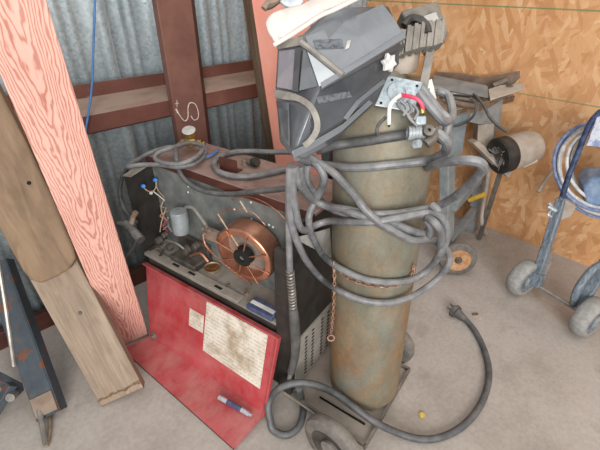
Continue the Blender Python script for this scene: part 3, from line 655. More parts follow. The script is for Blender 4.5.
MB().tube(loop([(318, 150, .09), (332, 146, .05), (348, 143.5, .02), (366, 141), (384, 138), (400, 135.5, .014), (412, 133, .03), (420, 131, .045)]), .0115, 12).build('jacket', 'cablek', sl)
# chain
ch_ = thing('retaining_chain', 'rusty chain around the cylinder with an end ring hanging down', 'chain', cyl(335, 275))
def chain(pts, name, lk=.0125, r=.0020):
    P_ = spline([V(p) for p in pts], 30, False); mb = MB(); acc = 0; last = P_[0]; i = 0
    for p in P_[1:]:
        d = (p-last).length
        if d >= lk:
            t = (p-last).normalized(); m_ = t.orthogonal().normalized(); m_ = Mx.Rotation(math.pi/2*(i % 2)+.5, 3, t) @ m_; c0 = (p+last)/2
            mb.tube([c0+t*lk*.72*math.cos(a)+m_*lk*.36*math.sin(a) for a in [j*2*math.pi/8 for j in range(8)]], r, 5, 0, True); last = p; i += 1
    return mb.build(name, 'chain', ch_)
chain(loop([(334, 262, .02), (334.5, 280, .02), (334, 300, .02), (332.5, 320, .02), (331, 334, .02)]), 'hanging_end')
chain(loop([(336, 264, .009), (345, 276, .009), (360, 283, .008), (378, 286.5, .008), (395, 286, .008), (405, 283, .009), (412, 276, .01), (414, 264, .01)]), 'girdle')
rc = cyl(331, 338, .02); rn_ = (CP-rc).normalized()
MB().tube([rc+(RT*math.cos(a)+UP*math.sin(a)*.85)*.011 for a in [j*2*math.pi/16 for j in range(16)]], .0026, 8, 0, True).build('ring', 'chain', ch_)
tag(MB().slab([wt_(293, 238, T1+.02), wt_(329, 228, T1+.02), wt_(331, 258, T1+.02), wt_(322, 253, T1+.02)], e1*.003).build('tag_plate', 'tag'), 'pale triangular card wedged between the cables and the cylinder', 'tag')
# welding gun hanging down the corner post
gn = thing('welding_gun', 'welding gun hanging upright along the black corner post of the machine', 'welding gun', gp(293, 370))
MB().tube([gp(x, y, .028) for x, y in ((291, 164), (289, 200), (289, 240), (290, 272))], .0095, 12).build('gun_cable', 'cable', gn)
spg = [gp(290, 270, .028), gp(292, 290, .028), gp(293.5, 312, .028)]
MB().tube(spg, .0095, 12, 3).build('spring_core', 'darksteel', gn)
hx = []; s0, s1_ = spg[0], spg[2]; dxx = (s1_-s0); tt = dxx.normalized(); m1 = tt.orthogonal().normalized(); m2 = tt.cross(m1)
for i in range(14*10+1): a = i*2*math.pi/10; hx.append(s0+dxx*(i/140)+(m1*math.cos(a)+m2*math.sin(a))*.0105)
MB().tube(hx, .0028, 6, 0).build('spring', 'steel', gn)
MB().tube([gp(293, 308, .028), gp(294, 318, .028), gp(295.5, 340, .028), gp(294.5, 358, .028), gp(291, 372, .028)], .015, 14, 4, rr=lambda u: .0135+.0035*math.sin(min(1, u*1.3)*math.pi)).build('handle', 'rubber', gn)
MB().tube([gp(291, 370, .028), gp(289, 380, .028)], .008, 10, 0).build('nozzle', 'steel', gn)
# ------------------------------------------------------------------ power cord on the floor
pc = thing('power_cord', 'thick black power cord curving over the floor to a plug', 'cord', fl(430, 438))
pp = [(299, 388, .05), (302, 402, .02), (303, 414, .016), (298, 428, .016), (286, 435, .016), (273, 430, .016), (270, 420, .04), (268, 408, .07), (271, 398, .10), (280, 388, .05), (297, 383, .08), (316, 385, .10), (336, 394, .125), (355, 408, .115), (375, 422, .085), (398, 433, .03), (420, 439, .016), (440, 437.5, .014), (460, 428, .014), (476, 412, .014), (486, 392, .014), (489, 371, .014), (484, 349, .014), (475, 331, .016), (465, 319, .018)]
def cordp(x, y, z):
    p = fl(x, y, z); g_ = gp(x, y, .06)
    return g_ if y < 392 and x < 318 else p
MB().tube([cordp(*q) for q in pp], .0125, 12).build('jacket', 'cord', pc)
q = fl(455, 311, .034)
pd = (fl(452, 308, .022)-fl(467, 321, .018)).normalized(); ps_ = pd.cross(UZ).normalized()
pg = MB().tube([fl(466, 320, .018), fl(461, 316, .02), q], .02, 12, 3, rr=lambda u: .013+.012*u).build('plug', 'rubber', pc)
MB().lathe([(0, -.012), (.030, -.012), (.032, -.004), (.032, .006), (.028, .010), (0, .010)], q, pd, 20).build('face', 'rubber', pg)
for kx, kz in ((-.014, 0), (.014, 0), (0, .016)): MB().box(q+pd*.022+ps_*kx+UZ*kz, pd*.014, ps_*.0015, UZ*.005).build('prong', 'steel', pg)
tag(MB().box(fl(475, 314, .003), (.012, -.008, 0), (.003, .005, 0), (0, 0, .002)).build('wood_chip', 'crumb'), 'small brown chip on the floor right of the plug', 'chip')
q = fl(421, 416, .002); tag(MB().slab([q+V((.0, .012, 0)), q+V((.012, .006, .004)), q+V((.016, -.008, .001)), q+V((.002, -.012, 0)), q+V((-.012, -.004, .004))], (0, 0, .0015)).build('leaf', 'leaf'), 'yellow scrap of leaf on the floor right of the cylinder', 'leaf')
# ------------------------------------------------------------------ welding helmet hung over the cylinder top
sN = (RT*.36-FW*.93).normalized(); fN = (-RT*.93-FW*.36).normalized()
hc = at(318, 88, .70)
hm = thing('welding_helmet', 'dusty smoky grey welding helmet hung on top of the gas cylinder', 'helmet', at(340, 90, .80))
pts = dict(B=at(303, 36, .735), C=at(318, 88, .700), D=at(291, 157, .725), G=at(388, 5, .785), H=at(405, 46, .775), I=at(372, 106, .78), J=at(327, 147, .745), K=at(305, 160, .735), N=at(332, 7, .755), D2=at(305, 120, .70))
hw = {'B': .068, 'C': .072, 'D': .050, 'D2': .065}
M0 = hc-sN*.10
def mir(p): return p-sN*2*((p-M0).dot(sN))
A_, F_, E_ = at(277, 44, .785), at(274.5, 88, .790), at(279, 142, .785)
Bm, Cm, Dm = pts['B']-sN*.14, pts['C']-sN*.15, pts['D']-sN*.11
far = {k: v-sN*.20+RT*.0 for k, v in pts.items()}
hp = list(pts.values())+[A_, F_, E_]; ix = {k: i for i, k in enumerate(pts)}; ix.update(A=len(pts), F=len(pts)+1, E=len(pts)+2)
base_n = len(hp)
far['K'] = pts['K']-sN*.07+UP*.035; far['J'] = pts['J']-sN*.13+UP*.03; far['I'] = pts['I']-sN*.17+UP*.02
for k in ('G', 'H', 'I', 'J', 'K', 'N'): ix[k+'f'] = len(hp); hp.append(far[k]+fN*.01)
ix['Af'] = len(hp); hp.append(A_-sN*.05-fN*.06); ix['Ff'] = len(hp); hp.append(F_-sN*.05-fN*.07); ix['Ef'] = len(hp); hp.append(E_-sN*.03-fN*.04+UP*.02)
T_ = lambda *k: tuple(ix[q] for q in k)
fcs = [T_('B', 'A', 'F', 'C'), T_('C', 'F', 'E', 'D2'), T_('D2', 'E', 'D'), T_('B', 'C', 'H', 'G', 'N'), T_('C', 'D2', 'J', 'I', 'H'), T_('D2', 'D', 'K', 'J'),
       T_('A', 'B', 'N', 'Nf', 'Af'), T_('N', 'G', 'Gf', 'Nf'), T_('Af', 'Ff', 'F', 'A'), T_('Ff', 'Ef', 'E', 'F'), T_('E', 'Ef', 'Kf', 'K', 'D'), T_('K', 'Kf', 'Jf', 'J'),
       T_('Af', 'Nf', 'Gf', 'Hf', 'If', 'Jf', 'Kf', 'Ef', 'Ff')]
she = MB().add(hp, fcs).build('shell', 'shellgrey', hm, bevel=.006, sharp=25)
sd = she.modifiers.new('thick', 'SOLIDIFY'); sd.thickness = .004; sd.offset = -1
def tri_off(poly, k=.003):
    n_ = (poly[1]-poly[0]).cross(poly[2]-poly[0]).normalized()
    if n_.dot(CP-poly[0]) < 0: n_ = -n_
    return n_
def sidepl(px, py, k=.004, lower=False):       # points on the helmet's near faces
    if lower: a, b, c_ = pts['C'], pts['J'], pts['H']
    else: a, b, c_ = pts['B'], pts['C'], pts['G']
    n_ = (b-a).cross(c_-a).normalized()
    if n_.dot(CP-a) < 0: n_ = -n_
    return opl(px, py, a+n_*k, n_), n_
def patch(name, pxs, m, k=.003, th=.003, lower=False, lab=None):
    P_ = [sidepl(*q, k, lower)[0] for q in pxs]; n_ = sidepl(300, 80, 0, lower)[1]
    o = MB().slab(P_, n_*th).build(name, m, hm, bevel=.0008)
    if lab: o['label'] = lab
    return o
patch('upper_side_plate', [(305, 38), (362, 14), (382, 5), (394, 20), (402, 35), (345, 72), (322, 84)], 'shellmid', .001, .003, lab='upper side plate with painted haze')  # sheen and haze of the upper side put into a paler grey
patch('lower_side_plate', [(320, 91), (398, 50), (398, 64), (368, 100), (340, 122), (312, 138), (308, 120)], 'shelldark', .001, .003, True, 'darker lower side plate')  # shade on the lower side put into a darker grey
patch('bottom_rim', [(291, 151), (311, 142), (342, 124), (368, 100), (372, 103), (340, 132), (310, 150), (293, 158)], 'shellmid', .004, .004, True)
patch('raised_rib', [(320, 85), (345, 70), (403, 34), (405, 40), (346, 76), (321, 91)], 'shellmid', .001, .007)
patch('cheek_crease', [(343, 118), (356, 101), (383, 79), (386, 82), (360, 103), (347, 120)], 'shellmid', .005, .001, True)
patch('cheek_facet', [(307, 52), (338, 77), (319, 87)], 'shellglare', .005, .002)  # pale triangle paints the reflection on this facet
patch('front_facet', [(303, 50), (306, 51), (318, 87), (299, 91)], 'shelldark', .005, .002)  # facet shade painted with the darker grey
patch('worn_print', [(313, 40), (342, 39), (344, 48), (316, 49)], 'patch', .005, .0006, False, 'worn dark print')
patch('painted_glint', [(347, 41), (351, 40), (349, 48), (345, 50)], 'tag', .005, .001, False, 'painted pale glint')  # small pale patch paints a glint on the shell
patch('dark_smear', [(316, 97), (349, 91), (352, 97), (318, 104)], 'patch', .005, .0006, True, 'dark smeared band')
MB().tube([sidepl(301, 42, .006)[0], sidepl(312, 50, .009)[0], sidepl(328, 63, .009)[0], sidepl(343, 75, .009)[0]], .0055, 6, 3).build('head_strap', 'strap', hm)
q1 = [at(x, y, d) for x, y, d in ((277, 45, .775), (290, 38, .745), (303, 39, .725), (309, 41, .72))]
MB().slab([at(276, 41, .775), at(302, 36, .725), at(305, 44, .722), at(277, 49, .772)], FW*.004).build('brow_band', 'strap', hm, bevel=.001)
MB().slab([at(276, 101, .779), at(289, 103, .748), at(290, 147, .730), at(281, 140, .77)], FW*.003).build('chin_panel', 'shellmid', hm)
MB().slab([at(274, 89, .778), at(296, 93, .730), at(297, 101, .727), at(275, 98, .776)], FW*.004).build('lower_band', 'strap', hm, bevel=.001)
MB().slab([at(279, 51, .778), at(296, 49, .738), at(293, 90, .732), at(277, 87, .777)], FW*.003).build('lens', 'lens', hm)['label'] = 'purple grey lens'
MB().slab([at(284, 69, .7705), at(294, 68, .7385), at(293, 85, .736), at(285, 84, .768)], FW*.003).build('purple_filter', 'purple', hm)['label'] = 'purple filter spot'
MB().slab([at(295, 48, .737), at(301, 47, .725), at(298, 92, .722), at(292, 91, .731)], FW*.003).build('lens_frame', 'shelldark', hm)
st = [at(x, y, d) for x, y, d in ((290, 96, .735), (300, 99, .716), (310, 106, .697), (316, 117, .690), (317, 129, .695), (311, 140, .70), (304, 146, .708))]
ss = spline(st, 4, False); mb = MB(); vs = []; fs = []
for i, p in enumerate(ss):
    t_ = (ss[min(i+1, len(ss)-1)]-ss[max(i-1, 0)]).normalized(); nn_ = (CP-p).normalized(); wdt = t_.cross(nn_).normalized()*.0055
    vs += [p+wdt, p-wdt, p-wdt-nn_*.003, p+wdt-nn_*.003]
for i in range(len(ss)-1):
    for j in range(4): fs.append((4*i+j, 4*i+(j+1) % 4, 4*i+4+(j+1) % 4, 4*i+4+j))
fs += [(0, 1, 2, 3), (4*len(ss)-1, 4*len(ss)-2, 4*len(ss)-3, 4*len(ss)-4)]
mb.add(vs, fs).build('loose_strap', 'strap', hm)
kc, kn = sidepl(387, 63, .010, True); kx_ = kn.orthogonal().normalized(); ky_ = kn.cross(kx_)
star = [kc+(kx_*math.cos(a)+ky_*math.sin(a))*(.019 if i % 2 == 0 else .012) for i, a in enumerate([j*math.pi/6 for j in range(12)])]
kb = MB().slab(star, kn*.010).build('star_knob', 'knob', hm, bevel=.002)
kb['label'] = 'pale star-shaped tightening knob'
# ribbed headgear band to the right of the shell
rb = MB(); c0, c1 = at(400, 40, .80), at(436, 36, .83)
path = [at(398, 46, .79), at(406, 42, .80), at(413, 40, .805), at(420, 38, .81), at(427, 37, .815), at(434, 36, .82), at(440, 34, .83)]
ru = UP*.026
for i in range(13):
    t_ = i/12; a = spline(path, 4, False)[int(t_*24)]
    rb.box(a, (RT*.0038), UP*(.027 if i % 2 == 0 else .025)+RT*.003, FW*(.017 if i % 2 == 0 else .0115))
rb.build('ribbed_band', 'ribbed', hm, bevel=.001)
hb = MB().slab([at(401, 10, .83), at(438, 0, .86), at(449, 32, .86), at(446, 40, .85), at(430, 48, .83), at(428, 24, .82), at(420, 18, .82), at(408, 22, .82)], FW*.05).build('rear_shell', 'ribbed', hm, bevel=.006)
MB().tube([at(404, 26, .80), at(410, 19, .80), at(418, 19, .80), at(426, 25, .80), at(428, 33, .80)], .008, 8).build('inner_band', 'black', hm)
MB().slab([at(424, 16, .815), at(436, 12, .825), at(440, 22, .825), at(428, 27, .815)], FW*.004).build('pale_patch', 'tag', hm)
MB().slab([at(427, 48, .835), at(435, 48, .84), at(428, 88, .835), at(419, 87, .83)], FW*.006).build('hanging_strap', 'strap', hm, bevel=.001)
# cream leather sheet on top of the helmet
cl_ = thing('leather_bib', 'cream folded leather sheet draped along the top of the helmet', 'sheet', at(320, 15, .76))
edge_t = [(266, 31), (272, 16), (288, 11), (306, 6), (322, -3), (352, -18)]
edge_b = [(275, 45), (286, 38), (302, 28), (320, 16), (336, 9), (362, -3)]
vs = []; nrow = 7
tp = spline([V((x, y, 0)) for x, y in edge_t], 5, False); bt = spline([V((x, y, 0)) for x, y in edge_b], 5, False)
rr_ = random.Random(9)
for i, (a, b) in enumerate(zip(tp, bt)):
    for j in range(nrow):
        f_ = j/(nrow-1); q = a.lerp(b, f_)
        vs.append(at(q.x, q.y, .755+.0012*i-.010*math.sin(f_*math.pi*.75)+.004*math.sin(i*.9+j)*.8+.006*math.sin(i*.35)))
m_ = len(tp); fs = [(i*nrow+j, i*nrow+j+1, (i+1)*nrow+j+1, (i+1)*nrow+j) for i in range(m_-1) for j in range(nrow-1)]
so_ = MB().add(vs, fs).build('sheet', 'canvas', cl_, sharp=60); sd = so_.modifiers.new('thick', 'SOLIDIFY'); sd.thickness = .010; sd.offset = -1
sb_ = so_.modifiers.new('sub', 'SUBSURF'); sb_.levels = 1; sb_.render_levels = 1
MB().tube([at(x, y, d) for x, y, d in ((274, 45, .745), (286, 38, .738), (302, 28, .735), (320, 16, .735), (336, 9, .74), (362, -4, .745))], .004, 8).build('hem', 'canvas', cl_)
tag(MB().slab([at(280, 1, .78), at(300, -8, .79), at(303, 2, .78), at(296, 9, .77), at(286, 6, .77)], FW*.01).build('paper_scrap', 'paper'), 'grey-white crumpled scrap above the cream leather sheet', 'paper')
kk = thing('spring_clip', 'dark metal clip at the top of the salmon plank', 'clip', at(268, 5, .80))
MB().tube([at(264, 9, .80), at(268, 3, .80), at(275, 1, .80), at(282, -4, .80)], .007, 8).build('jaw', 'rustplate', kk)
MB().tube([at(266, 8, .80), at(272, 6, .805), at(280, 0, .81)], .005, 8).build('jaw', 'darksteel', kk)
# ------------------------------------------------------------------ electrical plate with wires, tied at the cylinder shoulder
dP = .80
ep = thing('outlet_plate', 'zinc square box cover with loose wires in front of the cylinder top', 'electrical plate', at(400, 100, dP))
pA, pB, pC, pD = at(388, 75, .81), at(423, 82, .81), at(414, 112, .79), at(375, 105, .785)
pN = (pB-pA).cross(pD-pA).normalized(); pN = pN if pN.dot(CP-pA) > 0 else -pN
pl_ = MB().slab([pA, pB, pC, pD], -pN*.003).build('plate', 'zinc', ep, bevel=.002)
cc = (pA+pC)/2-RT*.004
MB().lathe([(.012, 0), (.024, 0), (.026, .003), (.024, .005), (.014, .005)], cc, pN, 28, True).build('raised_ring', 'zinc', pl_)
for x, y in ((392, 80), (381, 103), (417, 86)): MB().lathe([(0, 0), (.003, 0), (.003, .001), (0, .001)], opl(x, y, pA+pN*.0005, pN), pN, 10).build('screw_hole', 'slot', pl_)
MB().tube([at(401, 95, .785), at(395, 99, .775), at(390, 106, .77), at(389, 116, .775), at(389, 124, .785)], .004, 8).build('wire', 'whitewire', ep)['label'] = 'white wire'
MB().tube([at(389, 122, .785), at(389, 127, .787)], .0022, 6, 0).build('wire_end', 'slot', ep)
MB().tube([at(401, 95, .785), at(407, 96, .775), at(415, 98, .77), at(421, 103, .77), at(423, 109, .775)], .004, 8).build('wire', 'redwire', ep)['label'] = 'magenta red wire'
MB().tube([at(422, 106, .775), at(423, 113, .778)], .0048, 8, 0).build('crimp', 'brass', ep)
MB().tube([at(386, 117, .80), at(379, 124, .80), at(377, 130, .80), at(378, 135, .81)], .0035, 8).build('wire', 'cablek', ep)
for pts_ in ([(404, 98), (398, 104), (405, 112), (412, 120)], [(408, 100), (412, 110), (408, 116), (417, 126)], [(413, 104), (418, 112), (414, 120)], [(400, 100), (407, 108), (403, 116)]):
    MB().tube([at(x, y, .782) for x, y in pts_], .003, 7).build('wire', 'cable', ep)
jn = thing('cable_clamp', 'grey metal cable clamp joining the grey leads beside the zinc plate', 'clamp', at(425, 130, .80))
MB().box(at(420, 121, .79), RT*.011, UP*.009, FW*.008).build('block', 'zinc', jn, bevel=.003)
for i in range(4): MB().lathe([(.010, -.003), (.0145, -.003), (.0145, .003), (.010, .003)], at(409+i*3.2, 133-i*.4, .795+i*.002), RT, 16, True).build('clamp_ring', 'motor', jn)
MB().tube([at(420, 131, .80), at(427, 134, .80), at(433, 130, .80)], .012, 12, 3).build('barrel', 'motor', jn)
MB().tube([at(426, 144, .79), at(433, 138, .79), at(437, 130, .80)], .010, 10, 3).build('barrel', 'darksteel', jn)
MB().lathe([(.004, -.008), (.011, -.008), (.011, .008), (.004, .008)], at(428, 131, .785), -FW, 14, True).build('screw', 'darksteel', jn)
MB().lathe([(0, -.006), (.009, -.006), (.009, .006), (0, .006)], at(417, 144, .79), RT*.5-FW*.8, 6).build('nut', 'zinc', jn)
wp = thing('white_box', 'white and green plastic piece behind the zinc plate', 'plastic piece', at(428, 92, .84))
MB().slab([at(422, 84, .84), at(432, 78, .85), at(437, 99, .85), at(426, 102, .84)], FW*.02).build('body', 'white', wp, bevel=.002)
MB().slab([at(423, 90, .836), at(430, 88, .838), at(430, 94, .838), at(424, 96, .836)], FW*.01).build('green_corner', 'green', wp)
for i, pts_ in enumerate(([(419, 92, .80), (427, 103, .80), (437, 115, .80), (445, 122, .81), (452, 116, .84), (451, 104, .86), (447, 95, .88), (436, 90, .88), (430, 90, .86)], [(420, 86, .82), (428, 97, .82), (440, 112, .82), (447, 120, .82), (446, 132, .83), (440, 142, .83)])):
    tag(MB().tube([at(*q) for q in pts_], .0095, 10).build('cable', 'cable'), ['thick grey cable hooping up behind the zinc plate', 'thick grey cable curving down right of the cable clamp'][i], 'cable')
# ------------------------------------------------------------------ bench in the back corner
bn = thing('workbench', 'grimy steel workbench heaped with scrap against the chipboard wall', 'workbench', V((2.05, 1.1, 0)))
k1, k2 = V((1.79, .817, .84)), V((2.37, .728, .84)); ydir = V((.12, .99, 0)).normalized()
MB().slab([k1, k2, k2+ydir*.80, k1+ydir*.80], (0, 0, -.025)).build('top', 'benchwood', bn, fr(k1, ydir.cross(UZ), UZ, ydir), bevel=.002)
MB().bar(k1+V((0, -.004, -.02)), k2+V((0, -.004, -.02)), .03, .008).build('edge_strip', 'edgewood', bn)
def bz(px, py, x): return onx(px, py, x)
MB().bar((1.83, .83, .815), (1.84, .66, .0), .075, .05, (1, 0, 0)).build('leg', 'benchblue', bn, bevel=.003)
MB().bar((2.28, .78, .815), (2.28, .72, .0), .06, .05, (1, 0, 0)).build('leg', 'benchblue', bn, bevel=.003)
for X, Y in ((1.95, 1.55), (2.33, 1.5)): MB().bar((X, Y, .815), (X, Y, 0), .06, .05, (1, 0, 0)).build('leg', 'benchblue', bn, bevel=.003)
MB().slab([bz(443, 118, 1.85), bz(468, 114, 1.85), bz(462, 154, 1.85), bz(444, 156, 1.85)], (.03, .02, 0)).build('apron', 'benchblue', bn)
MB().slab([bz(470, 108, 1.98), bz(503, 98, 2.25), bz(500, 126, 2.25), bz(478, 124, 2.05), bz(470, 122, 2.0)], (.0, .03, 0)).build('end_apron', 'benchblue', bn)
MB().bar((1.84, .70, .36), (2.28, .74, .40), .06, .04).build('cross_rail', 'benchblue', bn, bevel=.003)
MB().bar((1.84, .68, .13), (2.28, .73, .16), .05, .04).build('cross_rail', 'benchblue', bn, bevel=.003)
tag(MB().slab([bz(478, 125, 2.1), bz(494, 124, 2.12), bz(493, 148, 2.12), bz(477, 146, 2.1)], (.06, .05, 0)).build('carton', 'beigem', None, bevel=.002), 'beige box hung under the bench end above the grinder', 'box')
def bt_(px, py, z): return fl(px, py, z)
def low(p): return V((p.x, p.y, .8415))
pa, pb, pc_, pd_ = bz(436, 72, 2.33), bz(462, 74, 2.33), bz(484, 78, 2.33), bz(519, 71, 2.33)
sc = [
 ('steel_bar', 'benchblue', [bt_(433, 76, .90), bt_(488, 87, .90), bt_(488, 98, .866), bt_(433, 88, .866)], (.035, .02, 0), 'grey flat steel bar lying along the bench top', 'bar'),
 ('scrap_plate', 'rustplate', [pa, pb, pc_, pd_, bz(519, 78, 2.33), low(bz(505, 84, 2.33)), low(pa)], (.02, 0, 0), 'brown rusty steel strip behind the grey bar on the bench', 'scrap'),
 ('steel_plate', 'beigem', [bz(488, 91, 2.16), bz(500, 87, 2.26), bz(523, 85, 2.32), bz(524, 90, 2.30), bz(512, 94, 2.22), bz(490, 101, 2.12)], (0, 0, .010), 'dusty steel offcut with a hole at the bench end', 'scrap'),
 ('steel_plate', 'frame', [bz(492, 85, 2.26), bz(506, 79, 2.32), bz(508, 82, 2.32), bz(494, 88, 2.24)], (0, 0, .010), 'small dark steel offcut against the rusty strip on the bench', 'scrap')]
for nm, mm, q, th, lab, cat in sc: tag(MB().slab(q, th).build(nm, mm, None, bevel=.002), lab, cat)
o = [ob for ob in col.objects if ob.name == 'steel_plate'][0]
MB().lathe([(.007, 0), (.016, 0), (.016, .006), (.007, .006)], bz(509, 88, 2.27)+UZ*.010, UZ, 16, True).build('washer', 'darksteel', o)
for i, (a, b, r_, mm, lab) in enumerate((((444, 100), (478, 108), .012, 'rustplate', 'brown bar nearest the bench edge, under the cables'), ((440, 96), (474, 101), .010, 'frame', 'dark bar behind the brown bar on the bench'), ((446, 93), (484, 96), .008, 'steel', 'thin pale rod lying beside the grey bar on the bench'))):
    tag(MB().tube([fl(*a, .855), fl(*b, .855)], r_, 8, 0).build('bar', mm), lab, 'bar')
tag(MB().tube([fl(470, 92, .86), fl(477, 97, .87)]+[bz(x, y, 2.0) for x, y in ((484, 106), (489, 116), (497, 125), (507, 132))], .007, 8).build('cable', 'cablek'), 'dark cable running from the bench top down to the grinder motor', 'cable')
tag(MB().tube([bz(x, y, 1.84) for x, y in ((444, 126), (455, 126), (466, 122), (474, 115), (476, 104), (470, 98))], .006, 8).build('cable', 'cablek'), 'dark cable drooping in an arc under the bench edge', 'cable')
# bench grinder
q = bz(503, 155, 2.06)
gr = thing('bench_grinder', 'dusty beige grinder motor with a wire brush on a tilted plate', 'grinder', q)
m0, m1_ = bz(499, 156, 2.02), bz(535, 146, 2.21); ga = (m1_-m0).normalized(); ln = (m1_-m0).length
MB().lathe([(0, .02), (.078, .02), (.088, .04), (.090, .07), (.090, ln*.75), (.080, ln*.93), (.06, ln), (0, ln)], m0, ga, 36).build('motor_body', 'beigem', gr)
MB().lathe([(.050, -.012), (.082, -.012), (.092, -.004), (.092, .045), (.088, .05), (.05, .05)], m0, ga, 36, True).build('front_ring', 'black', gr)
MB().lathe([(0, .0), (.05, .0), (.052, .01), (0, .012)], m0, ga, 24).build('brush_disc', 'darksteel', gr)
bx_ = ga.orthogonal().normalized(); by_ = ga.cross(bx_); br_ = MB(); rr2 = random.Random(2)
for i in range(90):
    a = rr2.uniform(0, 6.28); r1 = rr2.uniform(.015, .04); r2 = r1+rr2.uniform(.012, .03); d = bx_*math.cos(a)+by_*math.sin(a); d2 = bx_*math.cos(a+.25)+by_*math.sin(a+.25)
    br_.tube([m0+d*r1-ga*.002, m0+d2*r2-ga*rr2.uniform(.008, .022)], .0016, 4, 0)
br_.build('wire_bristles', 'steel', gr)['kind'] = 'stuff'
MB().slab([bz(473, 143, 2.02), bz(479, 141, 2.05), bz(513, 171, 2.05), bz(509, 178, 2.0)], (.03, .05, -.004)).build('mounting_plate', 'beigem', gr, bevel=.002)
MB().slab([bz(519, 160, 2.08), bz(537, 153, 2.12), bz(538, 162, 2.12), bz(524, 168, 2.08)], (.03, .06, .0)).build('foot', 'beigem', gr, bevel=.002)
MB().tube([bz(489, 158, 2.14), bz(488, 180, 2.16), bz(484, 205, 2.18), bz(482, 222, 2.18), fl(486, 234, .012)], .014, 10).build('stand_leg', 'beigem', gr)
MB().bar((2.1, .60, .50), (2.22, .64, .0), .022, .022, (0, 1, 0)).build('stand_leg', 'frame', gr)
a, b = bz(469, 200, 2.05), bz(485, 194, 2.05); ht = thing('yellow_handle', 'yellow tool handle poking out low beside the bench leg', 'tool', a)
MB().tube([a, b], .014, 8, 0).build('grip', 'yellow', ht); MB().tube([a-(b-a)*.6, a], .008, 8, 0).build('shank', 'darksteel', ht)
# small wheel standing behind the cylinder
wc_ = V((1.79, .59, .1)); lw_ = thing('small_wheel', 'small wheel with a rust-coloured hub on the floor behind the cylinder', 'wheel', (1.79, .59, 0))
wheel(lw_, wc_, (-.75, -.62, .06), .098, .035, 'tyre', 'woodhub', 'darksteel', .2)
# ------------------------------------------------------------------ sprayer cart at the right
tc = thing('sprayer_cart', 'blue two-wheeled sprayer cart with a hose coil at the right', 'cart', (1.95, .12, 0))
w1, w2 = V((1.885, .285, .098)), V((1.81, -.02, .098)); axd = (w2-w1).normalized()
for q, in ((w1,), (w2,)):
    wh = bpy.data.objects.new('wheel', None); col.objects.link(wh); place(wh, Mx.Translation(q), tc)
    wheel(wh, q, axd+V((-.06, 0, 0)), .098, .07, 'wheelgrey', 'sprayblue', 'motor', .35)
MB().tube([w1, w2], .010, 10, 0).build('axle', 'steel', tc)
f1 = w1+axd*.055
ftop = onx(562, 198, 1.98)
MB().bar(f1+V((.01, 0, -.01)), ftop, .040, .035, axd).build('frame_post', 'sprayblue', tc, bevel=.006)
MB().bar(f1+V((-.0, 0, -.005)), f1+V((.01, .0, .06)), .062, .05, axd).build('post_foot', 'sprayblue', tc, bevel=.004)
f2 = w2-axd*.055
MB().bar(f2+V((.01, 0, -.01)), f2+V((.10, -.02, .30)), .05, .035, axd).build('frame_post', 'sprayblue', tc, bevel=.006)
MB().tube([f1+V((.02, 0, .0)), f1+V((.12, -.0, .02)), f1+V((.20, .01, .05))], .022, 10, 2).build('stub_leg', 'wheelgrey', tc)
MB().tube([f2+V((.0, .02, .02)), f2+V((-.02, .03, .12)), f2+V((.03, .01, .22)), f2+V((.1, -.05, .25))], .016, 10).build('bent_tube', 'sprayblue', tc)
hp_ = [onx(560, 205, 1.98), onx(568, 178, 1.99), onx(577, 155, 2.0), onx(588, 128, 2.0), onx(596, 116, 2.0), onx(606, 111, 2.0), onx(640, 118, 1.98)]
MB().tube(hp_, .012, 12).build('handle_frame', 'spraynavy', tc)
MB().slab([onx(560, 197, 1.97), onx(576, 207, 1.97), onx(571, 217, 1.97), onx(559, 221, 1.97)], (.03, .01, 0)).build('gusset', 'beigem', tc, bevel=.003)
MB().slab([onx(586, 146, 1.99), onx(597, 117, 1.99), onx(640, 112, 1.95), onx(640, 150, 1.95)], (.012, .004, 0)).build('sign_plate', 'decal', tc, bevel=.002)['label'] = 'pale blue plate with smudged print'
MB().slab([onx(584, 186, 2.1), onx(592, 178, 2.1), onx(640, 176, 2.06), onx(640, 208, 2.06), onx(586, 206, 2.1)], (.12, .06, 0)).build('pump_housing', 'sprayhousing', tc, bevel=.01)
MB().lathe([(0, 0), (.05, .02), (.05, .12), (0, .14)], onx(612, 168, 2.08), (.2, 0, 1), 20).build('motor', 'tag', tc)
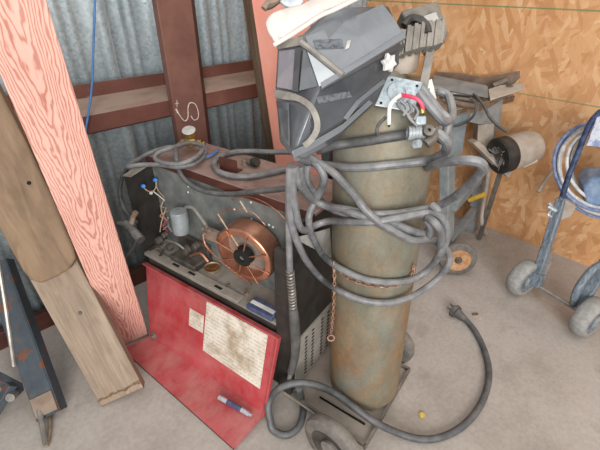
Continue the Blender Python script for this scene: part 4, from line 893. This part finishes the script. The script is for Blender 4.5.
for i, (cx, cy, rx, ry, mm) in enumerate(((600, 167, 46, 44, 'hoseblue'), (601, 168, 42, 40, 'hosewhite'), (603, 170, 43, 45, 'hosewhite'), (604, 166, 37, 37, 'hosewhite'), (602, 171, 46, 47, 'hoseblue'), (606, 168, 35, 41, 'cable'))):
    pts_ = [onx(cx+rx*math.cos(a)+4*math.sin(a), cy+ry*math.sin(a), 2.09+.012*i+.07*math.sin(a)*-.3) for a in [j*2*math.pi/20 for j in range(20)]]
    MB().tube(pts_, .008, 8, 3, True).build('hose_loop', mm, tc)
cl2 = MB().tube([onx(549, 203, 1.95), onx(552, 208, 1.95), onx(548, 214, 1.95), onx(552, 217, 1.95)], .007, 8, 3).build('clamp', 'tube', tc)
MB().tube([onx(548, 206, 1.94), onx(556, 211, 1.95)], .010, 8, 0).build('clamp_screw', 'zinc', tc)
tag(MB().tube([onx(538, 192, 2.2), onx(543, 184, 2.23), onx(552, 172, 2.28)], .010, 10, 0).build('spray_lance', 'beigem'), 'grey lance tip poking out left of the hose coil', 'lance')
# ------------------------------------------------------------------ light
wd = bpy.data.worlds.new('daylight'); scn.world = wd; wd.use_nodes = True
bg = wd.node_tree.nodes['Background']; bg.inputs[0].default_value = (.93, .96, 1.0, 1); bg.inputs[1].default_value = .42
def area(name, loc, tgt, sx, sy, en, colr=(1, 1, 1)):
    l = bpy.data.lights.new(name, 'AREA'); l.shape = 'RECTANGLE'; l.size = sx; l.size_y = sy; l.energy = en; l.color = colr
    o = bpy.data.objects.new(name, l); col.objects.link(o); o.location = loc
    o.rotation_euler = (V(tgt)-V(loc)).to_track_quat('-Z', 'Y').to_euler(); return o
area('rear_fill_light', (-1.7, -2.2, 1.7), (1.2, .9, .5), 2.4, 2.2, 190, (1, .98, .96))  # added broad fill behind the camera, no doorway modelled
area('overhead_fill_light', (.6, .2, 3.4), (1.0, .9, 0), 2.4, 2.4, 30, (1, .99, .97))  # added soft light overhead, no skylight modelled
fl_ = bpy.data.lights.new('camera_flash', 'POINT'); fl_.energy = 9; fl_.shadow_soft_size = .02
fo = bpy.data.objects.new('camera_flash', fl_); col.objects.link(fo); fo.location = CP+RT*.03+UP*.05
scn.view_settings.view_transform = 'Standard'; scn.view_settings.look = 'None'; scn.view_settings.gamma = 1; scn.view_settings.exposure = 0
scn.view_settings.use_curve_mapping = False
